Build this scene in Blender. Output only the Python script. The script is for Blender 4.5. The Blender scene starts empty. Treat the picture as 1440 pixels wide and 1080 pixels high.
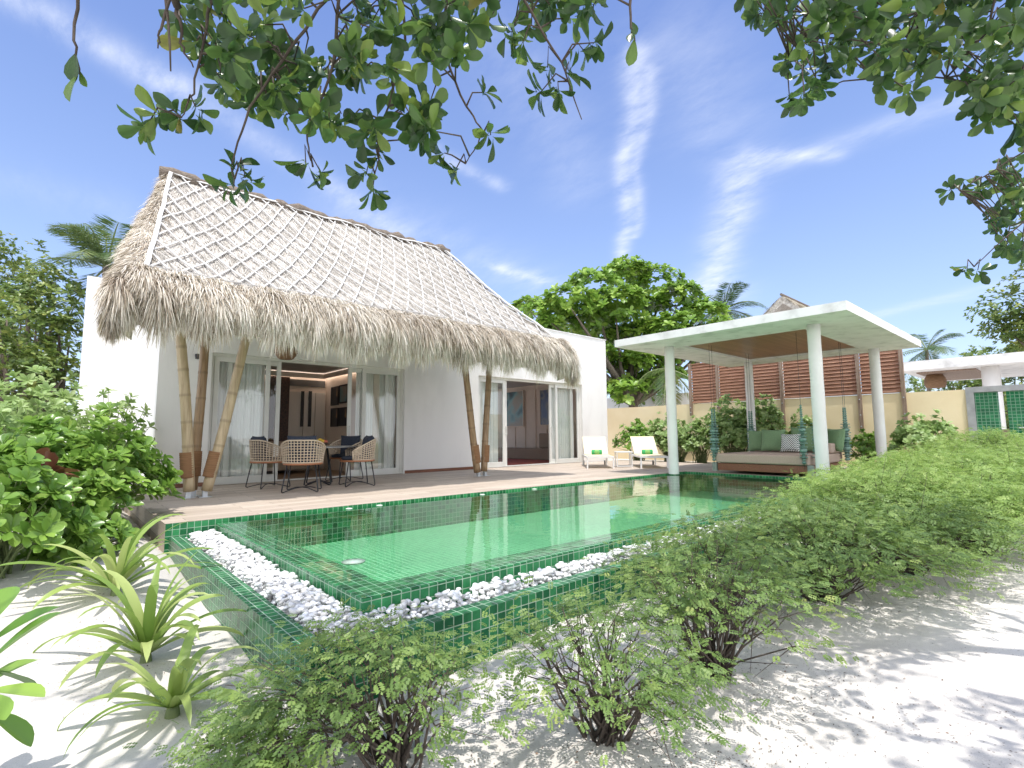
import bpy, math, random
import numpy as np
from math import sin, cos, pi, radians
from mathutils import Vector, Matrix

random.seed(7)
rng = np.random.default_rng(11)
scene = bpy.context.scene
COL = scene.collection

# ------------------------------------------------------------------ camera model
FPX, CAMH = 719.48, 0.95
def cam_axes(yaw=41.794, pit=5.672, rol=-.417):
    yaw, pit, rol = map(radians, (yaw, pit, rol))
    f = np.array([sin(yaw)*cos(pit), cos(yaw)*cos(pit), sin(pit)])
    r = np.cross(f, [0, 0, 1]); r /= np.linalg.norm(r); u = np.cross(r, f)
    c, s = cos(rol), sin(rol)
    return np.array([c*r+s*u, -s*r+c*u, f])
CM = cam_axes()
C0 = np.array([0, 0, CAMH])
def ray(x, y):
    return CM.T @ np.array([(x-720)/FPX, -(y-540)/FPX, 1])
def on(x, y, ax, v):
    d = ray(x, y); return C0 + d*((v-C0[ax])/d[ax])
def at_depth(x, y, dep):
    return C0 + ray(x, y)*dep
def proj(P):
    c = CM @ (np.asarray(P)-C0)
    return 720+FPX*c[0]/c[2], 540-FPX*c[1]/c[2], c[2]

# ------------------------------------------------------------------ materials
def new_mat(name):
    m = bpy.data.materials.new(name); m.use_nodes = True
    nt = m.node_tree; nt.nodes.clear()
    out = nt.nodes.new('ShaderNodeOutputMaterial')
    return m, nt, out
def N(nt, t, **kw):
    n = nt.nodes.new(t)
    for k, v in kw.items():
        if k.startswith('i_'):
            key = k[2:]
            key = int(key) if key.isdigit() else key.replace('_', ' ')
            n.inputs[key].default_value = v
        else: setattr(n, k, v)
    return n
def L(nt, a, b): nt.links.new(a, b)
def c4(c): return (c[0], c[1], c[2], 1)
def ramp(nt, fac, stops):
    r = N(nt, 'ShaderNodeValToRGB')
    e = r.color_ramp.elements
    while len(e) < len(stops): e.new(.5)
    for el, (p, c) in zip(e, stops): el.position = p; el.color = c4(c)
    L(nt, fac, r.inputs[0]); return r.outputs[0]
def coords(nt, kind='Object', scale=(1, 1, 1)):
    t = N(nt, 'ShaderNodeTexCoord'); m = N(nt, 'ShaderNodeMapping')
    m.inputs['Scale'].default_value = scale
    L(nt, t.outputs[kind], m.inputs[0]); return m.outputs[0]
def noise(nt, vec, scale, detail=4, rough=.55):
    n = N(nt, 'ShaderNodeTexNoise', i_Scale=scale, i_Detail=detail, i_Roughness=rough)
    L(nt, vec, n.inputs['Vector']); return n.outputs['Fac']
def bump(nt, h, strength=.3, dist=.01):
    b = N(nt, 'ShaderNodeBump', i_Strength=strength, i_Distance=dist)
    L(nt, h, b.inputs['Height']); return b.outputs[0]
def mixc(nt, fac, a, b, mode='MIX'):
    m = N(nt, 'ShaderNodeMix', data_type='RGBA', blend_type=mode)
    for s, v in ((0, fac), (6, a), (7, b)):
        if isinstance(v, (int, float)): m.inputs[s].default_value = v
        elif isinstance(v, tuple): m.inputs[s].default_value = c4(v)
        else: L(nt, v, m.inputs[s])
    return m.outputs[2]
def math_(nt, op, a, b=None, c=None):
    n = N(nt, 'ShaderNodeMath', operation=op)
    for i, v in enumerate((a, b, c)):
        if v is None: continue
        if isinstance(v, (int, float)): n.inputs[i].default_value = v
        else: L(nt, v, n.inputs[i])
    return n.outputs[0]

def m_plain(name, stops, scale=4, stretch=(1, 1, 1), rough=.6, bmp=.15, bscale=40, metal=0, spec=.5, coord='Object', detail=5):
    m, nt, out = new_mat(name)
    v = coords(nt, coord, stretch)
    col = ramp(nt, noise(nt, v, scale, detail), stops)
    p = N(nt, 'ShaderNodeBsdfPrincipled', i_Roughness=rough, i_Metallic=metal)
    p.inputs['Specular IOR Level'].default_value = spec
    L(nt, col, p.inputs['Base Color'])
    if bmp: L(nt, bump(nt, noise(nt, v, bscale, 4), bmp, .006), p.inputs['Normal'])
    L(nt, p.outputs[0], out.inputs[0]); return m

def m_leaf(name, stops, rough=.4, transl=.3, spec=.5, back=None):
    m, nt, out = new_mat(name)
    a = N(nt, 'ShaderNodeAttribute', attribute_name='var')
    col = ramp(nt, a.outputs['Fac'], stops)
    p = N(nt, 'ShaderNodeBsdfPrincipled', i_Roughness=rough)
    p.inputs['Specular IOR Level'].default_value = spec
    L(nt, col, p.inputs['Base Color'])
    if transl:
        t = N(nt, 'ShaderNodeBsdfTranslucent')
        tc = mixc(nt, .5, col, (.55, .75, .12), 'MULTIPLY')
        g = N(nt, 'ShaderNodeGamma', i_Gamma=.75); L(nt, tc, g.inputs[0])
        L(nt, g.outputs[0], t.inputs[0])
        mx = N(nt, 'ShaderNodeMixShader', i_Fac=transl)
        L(nt, p.outputs[0], mx.inputs[1]); L(nt, t.outputs[0], mx.inputs[2])
        L(nt, mx.outputs[0], out.inputs[0])
    else: L(nt, p.outputs[0], out.inputs[0])
    return m

def m_tile(name, c1, c2, grout, size=.07, rough=.1, mortar=.0035):
    m, nt, out = new_mat(name)
    uv = N(nt, 'ShaderNodeTexCoord').outputs['UV']
    b = N(nt, 'ShaderNodeTexBrick', offset=0, squash=1)
    for k, v in (('Scale', 1), ('Mortar Size', mortar), ('Mortar Smooth', .2), ('Bias', 0), ('Brick Width', size), ('Row Height', size)):
        b.inputs[k].default_value = v
    b.inputs['Color1'].default_value = c4(c1); b.inputs['Color2'].default_value = c4(c2); b.inputs['Mortar'].default_value = c4(grout)
    L(nt, uv, b.inputs['Vector'])
    nz = noise(nt, uv, 30, 3)
    nz2 = noise(nt, uv, 1.3, 3)
    col = mixc(nt, .35, b.outputs[0], ramp(nt, nz, [(.3, (.55, .6, .55)), (.7, (1.3, 1.25, 1.3))]), 'MULTIPLY')
    col = mixc(nt, .4, col, ramp(nt, nz2, [(.3, (.7, .72, .7)), (.7, (1.15, 1.1, 1.1))]), 'MULTIPLY')
    p = N(nt, 'ShaderNodeBsdfPrincipled'); p.inputs['Specular IOR Level'].default_value = .2
    L(nt, col, p.inputs['Base Color'])
    L(nt, math_(nt, 'MULTIPLY_ADD', b.outputs['Fac'], .5, rough), p.inputs['Roughness'])
    h = math_(nt, 'MULTIPLY_ADD', b.outputs['Fac'], -1, math_(nt, 'MULTIPLY', noise(nt, uv, 18, 2), .25))
    L(nt, bump(nt, h, .35, .004), p.inputs['Normal'])
    L(nt, p.outputs[0], out.inputs[0]); return m

def m_planks(name, stops, w, l, gap, seam, rough=.5, offset=.37, grain=(1.5, 30, 1)):
    m, nt, out = new_mat(name)
    uv = N(nt, 'ShaderNodeTexCoord').outputs['UV']
    b = N(nt, 'ShaderNodeTexBrick', offset=offset, squash=1)
    for k, v in (('Scale', 1), ('Mortar Size', gap), ('Mortar Smooth', .1), ('Bias', 0), ('Brick Width', l), ('Row Height', w)):
        b.inputs[k].default_value = v
    b.inputs['Color1'].default_value = (0, 0, 0, 1); b.inputs['Color2'].default_value = (1, 1, 1, 1); b.inputs['Mortar'].default_value = (.5, .5, .5, 1)
    L(nt, uv, b.inputs['Vector'])
    mp = N(nt, 'ShaderNodeMapping'); mp.inputs['Scale'].default_value = grain; L(nt, uv, mp.inputs[0])
    g = noise(nt, mp.outputs[0], 1.6, 6, .65)
    f = math_(nt, 'MULTIPLY_ADD', b.outputs['Color'], .35, math_(nt, 'MULTIPLY_ADD', g, .9, -.12))
    col = ramp(nt, f, stops)
    col = mixc(nt, b.outputs['Fac'], col, seam)
    p = N(nt, 'ShaderNodeBsdfPrincipled', i_Roughness=rough)
    L(nt, col, p.inputs['Base Color'])
    L(nt, bump(nt, math_(nt, 'MULTIPLY_ADD', b.outputs['Fac'], -1, math_(nt, 'MULTIPLY', g, .3)), .3, .004), p.inputs['Normal'])
    L(nt, p.outputs[0], out.inputs[0]); return m

def m_glass(name, tint=(.96, .98, .97), ior=1.5):
    m, nt, out = new_mat(name)
    t = N(nt, 'ShaderNodeBsdfTransparent', i_Color=c4(tint))
    g = N(nt, 'ShaderNodeBsdfGlossy', i_Roughness=0.0)
    f = N(nt, 'ShaderNodeLayerWeight', i_Blend=.5)      # same reflectance from either side of the pane
    mx = N(nt, 'ShaderNodeMixShader')
    L(nt, math_(nt, 'MULTIPLY_ADD', math_(nt, 'POWER', f.outputs['Facing'], 4.0), .9, .09), mx.inputs[0])
    L(nt, t.outputs[0], mx.inputs[1]); L(nt, g.outputs[0], mx.inputs[2])
    L(nt, mx.outputs[0], out.inputs[0]); return m

def m_water():
    m, nt, out = new_mat('pool water')
    v = coords(nt, 'Object', (1, 1, 1))
    h = noise(nt, v, 2.2, 2); h2 = noise(nt, v, 11, 2)
    sx = N(nt, 'ShaderNodeSeparateXYZ'); L(nt, v, sx.inputs[0])
    far = N(nt, 'ShaderNodeMapRange'); far.inputs[1].default_value = 5; far.inputs[2].default_value = 11
    far.inputs[3].default_value = .04; far.inputs[4].default_value = .10
    L(nt, sx.outputs[0], far.inputs[0])
    b = N(nt, 'ShaderNodeBump', i_Distance=.05)
    L(nt, math_(nt, 'MULTIPLY_ADD', h2, .35, h), b.inputs['Height']); L(nt, far.outputs[0], b.inputs['Strength'])
    t = N(nt, 'ShaderNodeBsdfTransparent', i_Color=c4((.86, .97, .92)))
    g = N(nt, 'ShaderNodeBsdfGlossy', i_Roughness=0.0)
    f = N(nt, 'ShaderNodeLayerWeight', i_Blend=.5)
    L(nt, b.outputs[0], g.inputs['Normal']); L(nt, b.outputs[0], f.inputs['Normal'])
    mx = N(nt, 'ShaderNodeMixShader')
    L(nt, math_(nt, 'MULTIPLY_ADD', math_(nt, 'POWER', f.outputs['Facing'], 5.0), .98, .02), mx.inputs[0]); L(nt, t.outputs[0], mx.inputs[1]); L(nt, g.outputs[0], mx.inputs[2])
    L(nt, mx.outputs[0], out.inputs[0]); return m

def m_sand():
    m, nt, out = new_mat('white coral sand')
    v = coords(nt)
    c = ramp(nt, noise(nt, v, 1.1, 5), [(.3, (.52, .485, .44)), (.55, (.63, .595, .55)), (.75, (.69, .66, .62))])
    grit = noise(nt, v, 160, 3, .7)
    c = mixc(nt, .5, c, ramp(nt, grit, [(.3, (.6, .58, .56)), (.5, (1, 1, 1)), (.7, (1.1, 1.1, 1.1))]), 'MULTIPLY')
    # dark leaf specks in patches
    sp = N(nt, 'ShaderNodeTexVoronoi', i_Scale=42.0, i_Randomness=1.0); L(nt, v, sp.inputs['Vector'])
    patch = noise(nt, v, 1.7, 3)
    thr = N(nt, 'ShaderNodeMapRange'); L(nt, patch, thr.inputs[0])
    for i, x in ((1, .42), (2, .72), (3, .06), (4, .36)): thr.inputs[i].default_value = x
    k = math_(nt, 'LESS_THAN', sp.outputs['Distance'], thr.outputs[0])
    k = math_(nt, 'MULTIPLY', k, math_(nt, 'GREATER_THAN', noise(nt, v, 60, 2), .5))
    c = mixc(nt, math_(nt, 'MULTIPLY', k, .65), c, (.16, .13, .10))
    p = N(nt, 'ShaderNodeBsdfPrincipled', i_Roughness=.9)
    p.inputs['Specular IOR Level'].default_value = .2
    L(nt, c, p.inputs['Base Color'])
    h = math_(nt, 'MULTIPLY_ADD', noise(nt, v, 9, 5), 2.0, math_(nt, 'MULTIPLY', grit, .5))
    L(nt, bump(nt, h, .36, .012), p.inputs['Normal'])
    L(nt, p.outputs[0], out.inputs[0]); return m

def m_bamboo(name, base, dark):
    m, nt, out = new_mat(name)
    a = N(nt, 'ShaderNodeAttribute', attribute_name='var')
    v = coords(nt, 'Object', (14, 14, 1.2))
    c = ramp(nt, noise(nt, v, 2, 5), [(.3, dark), (.55, base), (.8, tuple(min(1, x*1.25) for x in base))])
    c = mixc(nt, math_(nt, 'MULTIPLY', a.outputs['Fac'], .8), c, (.12, .08, .045))
    p = N(nt, 'ShaderNodeBsdfPrincipled', i_Roughness=.45); L(nt, c, p.inputs['Base Color'])
    L(nt, p.outputs[0], out.inputs[0]); return m

def m_art(name, stops, scale, seed):
    m, nt, out = new_mat(name)
    v = coords(nt, 'Object', (1, 1, 1)); mp = N(nt, 'ShaderNodeMapping'); mp.inputs['Location'].default_value = (seed, seed*.7, seed*1.3)
    L(nt, v, mp.inputs[0])
    w = N(nt, 'ShaderNodeTexWave', i_Scale=scale, i_Distortion=7.0, i_Detail=2.0); w.inputs['Detail Scale'].default_value = .8
    L(nt, mp.outputs[0], w.inputs[0])
    c = ramp(nt, w.outputs['Fac'], stops)
    p = N(nt, 'ShaderNodeBsdfPrincipled', i_Roughness=.35); L(nt, c, p.inputs['Base Color'])
    L(nt, p.outputs[0], out.inputs[0]); return m

def m_chevron():
    m, nt, out = new_mat('chevron weave')
    uv = N(nt, 'ShaderNodeTexCoord').outputs['UV']; s = N(nt, 'ShaderNodeSeparateXYZ'); L(nt, uv, s.inputs[0])
    z = math_(nt, 'ABSOLUTE', math_(nt, 'SUBTRACT', math_(nt, 'FRACT', math_(nt, 'MULTIPLY', s.outputs[0], 9)), .5))
    k = math_(nt, 'FRACT', math_(nt, 'MULTIPLY_ADD', s.outputs[1], 9, math_(nt, 'MULTIPLY', z, 1.5)))
    k = math_(nt, 'GREATER_THAN', k, .5)
    c = mixc(nt, k, (.02, .05, .05), (.78, .80, .77))
    p = N(nt, 'ShaderNodeBsdfPrincipled', i_Roughness=.85); L(nt, c, p.inputs['Base Color'])
    L(nt, p.outputs[0], out.inputs[0]); return m

def m_towel():
    m, nt, out = new_mat('green towel with round motif')
    v = N(nt, 'ShaderNodeTexCoord').outputs['Object']
    s = N(nt, 'ShaderNodeSeparateXYZ'); L(nt, v, s.inputs[0])
    d = math_(nt, 'SQRT', math_(nt, 'ADD', math_(nt, 'POWER', s.outputs[0], 2), math_(nt, 'POWER', s.outputs[2], 2)))
    rings = math_(nt, 'GREATER_THAN', math_(nt, 'SINE', math_(nt, 'MULTIPLY', d, 220)), .45)
    inside = math_(nt, 'LESS_THAN', d, .07)
    front = math_(nt, 'LESS_THAN', s.outputs[1], 0.02)
    k = math_(nt, 'MULTIPLY', math_(nt, 'MULTIPLY', rings, inside), front)
    c = mixc(nt, k, (.05, .38, .13), (.5, .55, .15))
    p = N(nt, 'ShaderNodeBsdfPrincipled', i_Roughness=.95); L(nt, c, p.inputs['Base Color'])
    L(nt, bump(nt, noise(nt, v, 120, 2), .5, .004), p.inputs['Normal'])
    L(nt, p.outputs[0], out.inputs[0]); return m

def m_curtain():
    m, nt, out = new_mat('sheer curtain')
    d = N(nt, 'ShaderNodeBsdfDiffuse', i_Color=c4((.92, .92, .90))); t = N(nt, 'ShaderNodeBsdfTranslucent', i_Color=c4((.92, .92, .90)))
    a = N(nt, 'ShaderNodeMixShader', i_Fac=.06); L(nt, d.outputs[0], a.inputs[1]); L(nt, t.outputs[0], a.inputs[2])
    L(nt, a.outputs[0], out.inputs[0]); return m

def m_emit(name, col, s):
    m, nt, out = new_mat(name); e = N(nt, 'ShaderNodeEmission', i_Color=c4(col), i_Strength=s); L(nt, e.outputs[0], out.inputs[0]); return m

M = {}
M['stucco'] = m_plain('white stucco', [(.25, (.74, .725, .70)), (.5, (.83, .815, .79)), (.75, (.85, .84, .815))], 1.5, (1, 1, .35), detail=9, rough=.85, bmp=.5, bscale=22)
M['concrete_white'] = m_plain('weathered white concrete', [(.3, (.56, .555, .54)), (.48, (.76, .755, .74)), (.7, (.83, .82, .81))], 2.6, rough=.8, bmp=.4, bscale=18, detail=8)
M['column_white'] = m_plain('painted white column', [(.3, (.74, .72, .70)), (.7, (.82, .805, .79))], 2, rough=.7, bmp=.3, bscale=14)
M['yellow'] = m_plain('pale yellow render', [(.3, (.80, .645, .40)), (.55, (.86, .71, .465)), (.8, (.88, .745, .51))], 1.2, rough=.85, bmp=.4, bscale=20, detail=7)
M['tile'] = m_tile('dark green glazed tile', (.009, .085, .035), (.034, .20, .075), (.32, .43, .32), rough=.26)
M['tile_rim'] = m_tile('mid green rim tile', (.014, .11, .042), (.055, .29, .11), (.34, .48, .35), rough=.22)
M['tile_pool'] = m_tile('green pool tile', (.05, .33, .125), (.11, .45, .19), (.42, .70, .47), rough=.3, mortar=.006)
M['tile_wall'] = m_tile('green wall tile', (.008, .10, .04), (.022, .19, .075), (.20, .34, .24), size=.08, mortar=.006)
M['deck'] = m_planks('pale wood look deck', [(.1, (.33, .265, .205)), (.5, (.48, .40, .325)), (.95, (.64, .56, .47))], .2, 1.2, .004, (.2, .16, .125), .55)
M['ceil_wood'] = m_planks('varnished timber ceiling', [(.1, (.15, .062, .024)), (.5, (.25, .115, .048)), (.95, (.36, .185, .085))], .09, 2.4, .003, (.08, .04, .02), .35)
M['wood_dark'] = m_plain('red brown hardwood', [(.3, (.14, .05, .028)), (.5, (.20, .075, .04)), (.75, (.27, .115, .065))], 3, (1, 12, 12), rough=.45, bmp=.2)
M['louvre'] = m_plain('weathered louvre timber', [(.3, (.22, .105, .06)), (.5, (.35, .175, .105)), (.75, (.45, .26, .17))], 3, (8, 1, 8), rough=.6, bmp=.3)
M['post_wood'] = m_plain('grey brown timber post', [(.3, (.17, .11, .08)), (.5, (.27, .19, .14)), (.75, (.38, .29, .23))], 3, (10, 10, 1.2), rough=.7, bmp=.3)
M['sand'] = m_sand()
M['pebble'] = m_leaf('white pebble', [(0, (.40, .385, .36)), (.12, (.60, .59, .575)), (.4, (.75, .745, .74)), (1, (.87, .87, .865))], rough=.5, transl=0)
M['bamboo'] = m_bamboo('bamboo', (.50, .39, .245), (.36, .265, .15))
M['bamboo2'] = m_bamboo('brown bamboo', (.34, .225, .125), (.21, .13, .065))
M['rope'] = m_plain('coir rope', [(.3, (.20, .10, .045)), (.7, (.36, .20, .10))], 5, (1, 1, 40), rough=.9, bmp=.8, bscale=12)
M['steel'] = m_plain('galvanised steel', [(.3, (.5, .52, .55)), (.7, (.62, .64, .66))], 8, rough=.4, metal=.7, bmp=0)
M['frame'] = m_plain('white aluminium frame', [(.3, (.70, .70, .66)), (.7, (.76, .76, .72))], 3, rough=.4, bmp=0)
M['glass'] = m_glass('door glass')
M['water'] = m_water()
M['curtain'] = m_curtain()
M['thatch'] = m_plain('thatch base', [(.3, (.27, .24, .21)), (.5, (.50, .465, .42)), (.7, (.66, .63, .58))], 7, (5, 1.2, 1.2), rough=.95, bmp=1, bscale=25, spec=.1)
M['straw'] = m_leaf('thatch straw', [(0, (.15, .11, .078)), (.25, (.42, .345, .265)), (.6, (.63, .56, .47)), (1, (.85, .80, .73))], rough=.85, transl=.12, spec=.15)
M['straw_tan'] = m_leaf('tan straw', [(0, (.22, .15, .09)), (.3, (.47, .365, .245)), (.7, (.66, .55, .415)), (1, (.85, .78, .66))], rough=.85, transl=.2, spec=.15)
M['straw_grey'] = m_leaf('weathered grey straw', [(0, (.22, .20, .175)), (.3, (.42, .39, .35)), (.65, (.58, .55, .51)), (1, (.74, .71, .67))], rough=.85, transl=.1, spec=.15)
M['ridge'] = m_plain('dark ridge thatch', [(.3, (.10, .08, .065)), (.6, (.24, .20, .165)), (.8, (.36, .31, .27))], 9, (1.5, 6, 6), rough=.95, bmp=1, bscale=22, spec=.1)
M['lattice'] = m_plain('whitewashed bamboo slat', [(.3, (.50, .485, .46)), (.7, (.68, .67, .65))], 8, rough=.7, bmp=.2)
M['rattan'] = m_plain('beige woven rope', [(.3, (.47, .37, .27)), (.7, (.62, .51, .39))], 30, rough=.8, bmp=.3, bscale=120)
M['teak'] = m_plain('orange teak', [(.3, (.30, .11, .045)), (.7, (.42, .18, .08))], 5, (2, 14, 14), rough=.5)
M['black'] = m_plain('black metal', [(.3, (.012, .013, .015)), (.7, (.03, .03, .035))], 8, rough=.45, bmp=0)
M['navy'] = m_plain('navy fabric', [(.3, (.018, .024, .04)), (.7, (.035, .043, .065))], 40, rough=.95, bmp=.4, bscale=200)
M['tabletop'] = m_plain('grey table top', [(.3, (.22, .22, .22)), (.7, (.32, .32, .31))], 9, rough=.4, bmp=.1)
M['white_metal'] = m_plain('white powder coat', [(.3, (.75, .75, .74)), (.7, (.8, .8, .79))], 8, rough=.35, bmp=0)
M['sling'] = m_plain('cream mesh sling', [(.3, (.72, .62, .42)), (.7, (.78, .69, .50))], 60, rough=.8, bmp=.2, bscale=300)
M['towel'] = m_towel()
M['taupe'] = m_plain('taupe upholstery', [(.3, (.43, .315, .26)), (.7, (.51, .385, .325))], 50, rough=.9, bmp=.4, bscale=180)
M['green_cushion'] = m_plain('sage green linen', [(.3, (.15, .25, .13)), (.7, (.21, .32, .175))], 50, rough=.9, bmp=.4, bscale=180)
M['chevron'] = m_chevron()
M['teal'] = m_plain('teal glazed bead', [(.3, (.10, .20, .165)), (.7, (.21, .33, .28))], 14, rough=.3, bmp=.1)
M['bracket'] = m_plain('grey green bracket', [(.3, (.22, .26, .23)), (.7, (.3, .34, .3))], 8, rough=.6, bmp=.2)
M['wall_in'] = m_plain('greige interior wall', [(.3, (.76, .655, .55)), (.7, (.82, .71, .605))], 3, rough=.8, bmp=.1)
M['ceil_in'] = m_plain('grey ceiling', [(.3, (.38, .36, .34)), (.7, (.43, .41, .385))], 3, rough=.8, bmp=0)
M['cab'] = m_plain('greige cabinet panel', [(.3, (.62, .58, .51)), (.7, (.68, .64, .57))], 3, (1, 1, .2), rough=.6, bmp=.1)
M['brown_panel'] = m_plain('dark brown carved panel', [(.35, (.025, .012, .008)), (.6, (.075, .032, .02))], 26, rough=.5, bmp=.8, bscale=30)
M['grille'] = m_plain('grey air grille', [(.3, (.10, .10, .095)), (.7, (.15, .145, .14))], 8, (1, 1, 30), rough=.6, bmp=.4)
M['floor_in'] = m_planks('brown interior floor', [(.1, (.14, .08, .045)), (.6, (.24, .15, .085)), (.95, (.31, .2, .12))], .15, 1.2, .002, (.08, .05, .03), .4)
M['rug'] = m_plain('red rug', [(.3, (.30, .06, .045)), (.6, (.42, .10, .075)), (.8, (.5, .2, .15))], 14, rough=.95, bmp=.5, bscale=120)
M['sofa'] = m_plain('sand coloured upholstery', [(.3, (.36, .285, .215)), (.7, (.43, .35, .27))], 50, rough=.9, bmp=.3, bscale=200)
M['art_teal'] = m_art('teal swirl painting', [(0, (.012, .03, .045)), (.4, (.05, .16, .18)), (.7, (.16, .33, .33)), (1, (.30, .27, .21))], 1.1, 3.1)
M['art_blue'] = m_art('blue wave painting', [(0, (.012, .02, .06)), (.4, (.04, .09, .2)), (.7, (.2, .22, .24)), (1, (.07, .12, .26))], 1.4, 7.7)
M['art_dark'] = m_art('dark floral print', [(0, (.01, .01, .013)), (.6, (.015, .02, .028)), (.85, (.30, .15, .07)), (1, (.42, .3, .12))], 2.2, 1.7)
M['bark'] = m_plain('grey bark', [(.3, (.10, .08, .062)), (.6, (.20, .165, .13)), (.8, (.28, .24, .2))], 6, (4, 4, 1), rough=.9, bmp=.8, bscale=18)
M['twig'] = m_plain('brown twig', [(.3, (.05, .038, .03)), (.7, (.12, .095, .075))], 12, rough=.9, bmp=.4)
M['stem_green'] = m_plain('green stem', [(.3, (.10, .14, .05)), (.7, (.2, .24, .1))], 12, rough=.7, bmp=.2)
M['concrete'] = m_plain('grey concrete surround', [(.3, (.26, .26, .265)), (.6, (.36, .36, .365)), (.8, (.44, .44, .44))], 5, rough=.85, bmp=.4, detail=8)
M['basket'] = m_plain('orange rattan', [(.3, (.15, .085, .045)), (.6, (.27, .16, .085))], 10, (1, 1, 8), rough=.7, bmp=.8, bscale=30)
M['litter'] = m_leaf('dry leaf litter', [(0, (.045, .032, .024)), (.6, (.12, .08, .055)), (1, (.25, .16, .1))], rough=.9, transl=0)
M['fruit'] = m_plain('yellow fruit', [(.3, (.6, .32, .03)), (.6, (.7, .5, .06))], 5, rough=.4, bmp=0)
M['fruit_red'] = m_plain('red fruit', [(.3, (.35, .05, .04)), (.6, (.45, .12, .06))], 5, rough=.4, bmp=0)
M['bowl'] = m_plain('dark bowl', [(.3, (.05, .03, .02)), (.7, (.1, .06, .04))], 5, rough=.4, bmp=0)
M['cove'] = m_emit('warm cove light', (1, .84, .74), 3.5)
# foliage (base albedos .04-.12 in green)
M['leaf_canopy'] = m_leaf('canopy leaf', [(0, (.028, .066, .02)), (.45, (.062, .13, .034)), (.85, (.13, .22, .05)), (.985, (.20, .28, .05)), (1, (.24, .2, .05))], rough=.3, transl=.36)
M['leaf_almond'] = m_leaf('almond tree leaf', [(0, (.09, .18, .03)), (.5, (.20, .35, .05)), (.9, (.34, .48, .08)), (1, (.46, .54, .11))], rough=.4, transl=.35)
M['leaf_wild'] = m_leaf('wild tree leaf', [(0, (.055, .10, .024)), (.5, (.145, .215, .05)), (.85, (.28, .33, .08)), (1, (.44, .42, .11))], rough=.4, transl=.3)
M['leaf_scaevola'] = m_leaf('sea lettuce leaf', [(0, (.10, .21, .037)), (.5, (.20, .35, .06)), (.9, (.32, .48, .095)), (1, (.45, .55, .15))], rough=.3, transl=.35)
M['leaf_silver'] = m_leaf('pale shrub leaf', [(0, (.17, .27, .085)), (.5, (.30, .43, .15)), (.9, (.44, .55, .24)), (1, (.55, .6, .36))], rough=.45, transl=.35)
M['leaf_feather'] = m_leaf('feathery leaflet', [(0, (.085, .15, .04)), (.5, (.165, .26, .065)), (.9, (.28, .38, .10)), (1, (.42, .43, .14))], rough=.5, transl=.35)
M['leaf_feather_bright'] = m_leaf('bright feathery leaflet', [(0, (.15, .24, .055)), (.5, (.28, .41, .10)), (.9, (.42, .53, .16)), (1, (.52, .57, .22))], rough=.5, transl=.4)
M['leaf_strap'] = m_leaf('lily strap leaf', [(0, (.16, .26, .05)), (.5, (.28, .39, .09)), (1, (.46, .52, .19))], rough=.35, transl=.35)
M['leaf_red'] = m_leaf('dark red cordyline leaf', [(0, (.07, .018, .02)), (.6, (.14, .04, .03)), (1, (.2, .09, .04))], rough=.35, transl=.2)
M['leaf_palm'] = m_leaf('palm leaflet', [(0, (.04, .085, .035)), (.5, (.085, .15, .05)), (.85, (.16, .22, .07)), (1, (.34, .33, .12))], rough=.4, transl=.3)
M['petal'] = m_leaf('lilac petal', [(0, (.35, .25, .4)), (1, (.5, .4, .5))], rough=.6, transl=.3)

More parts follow.
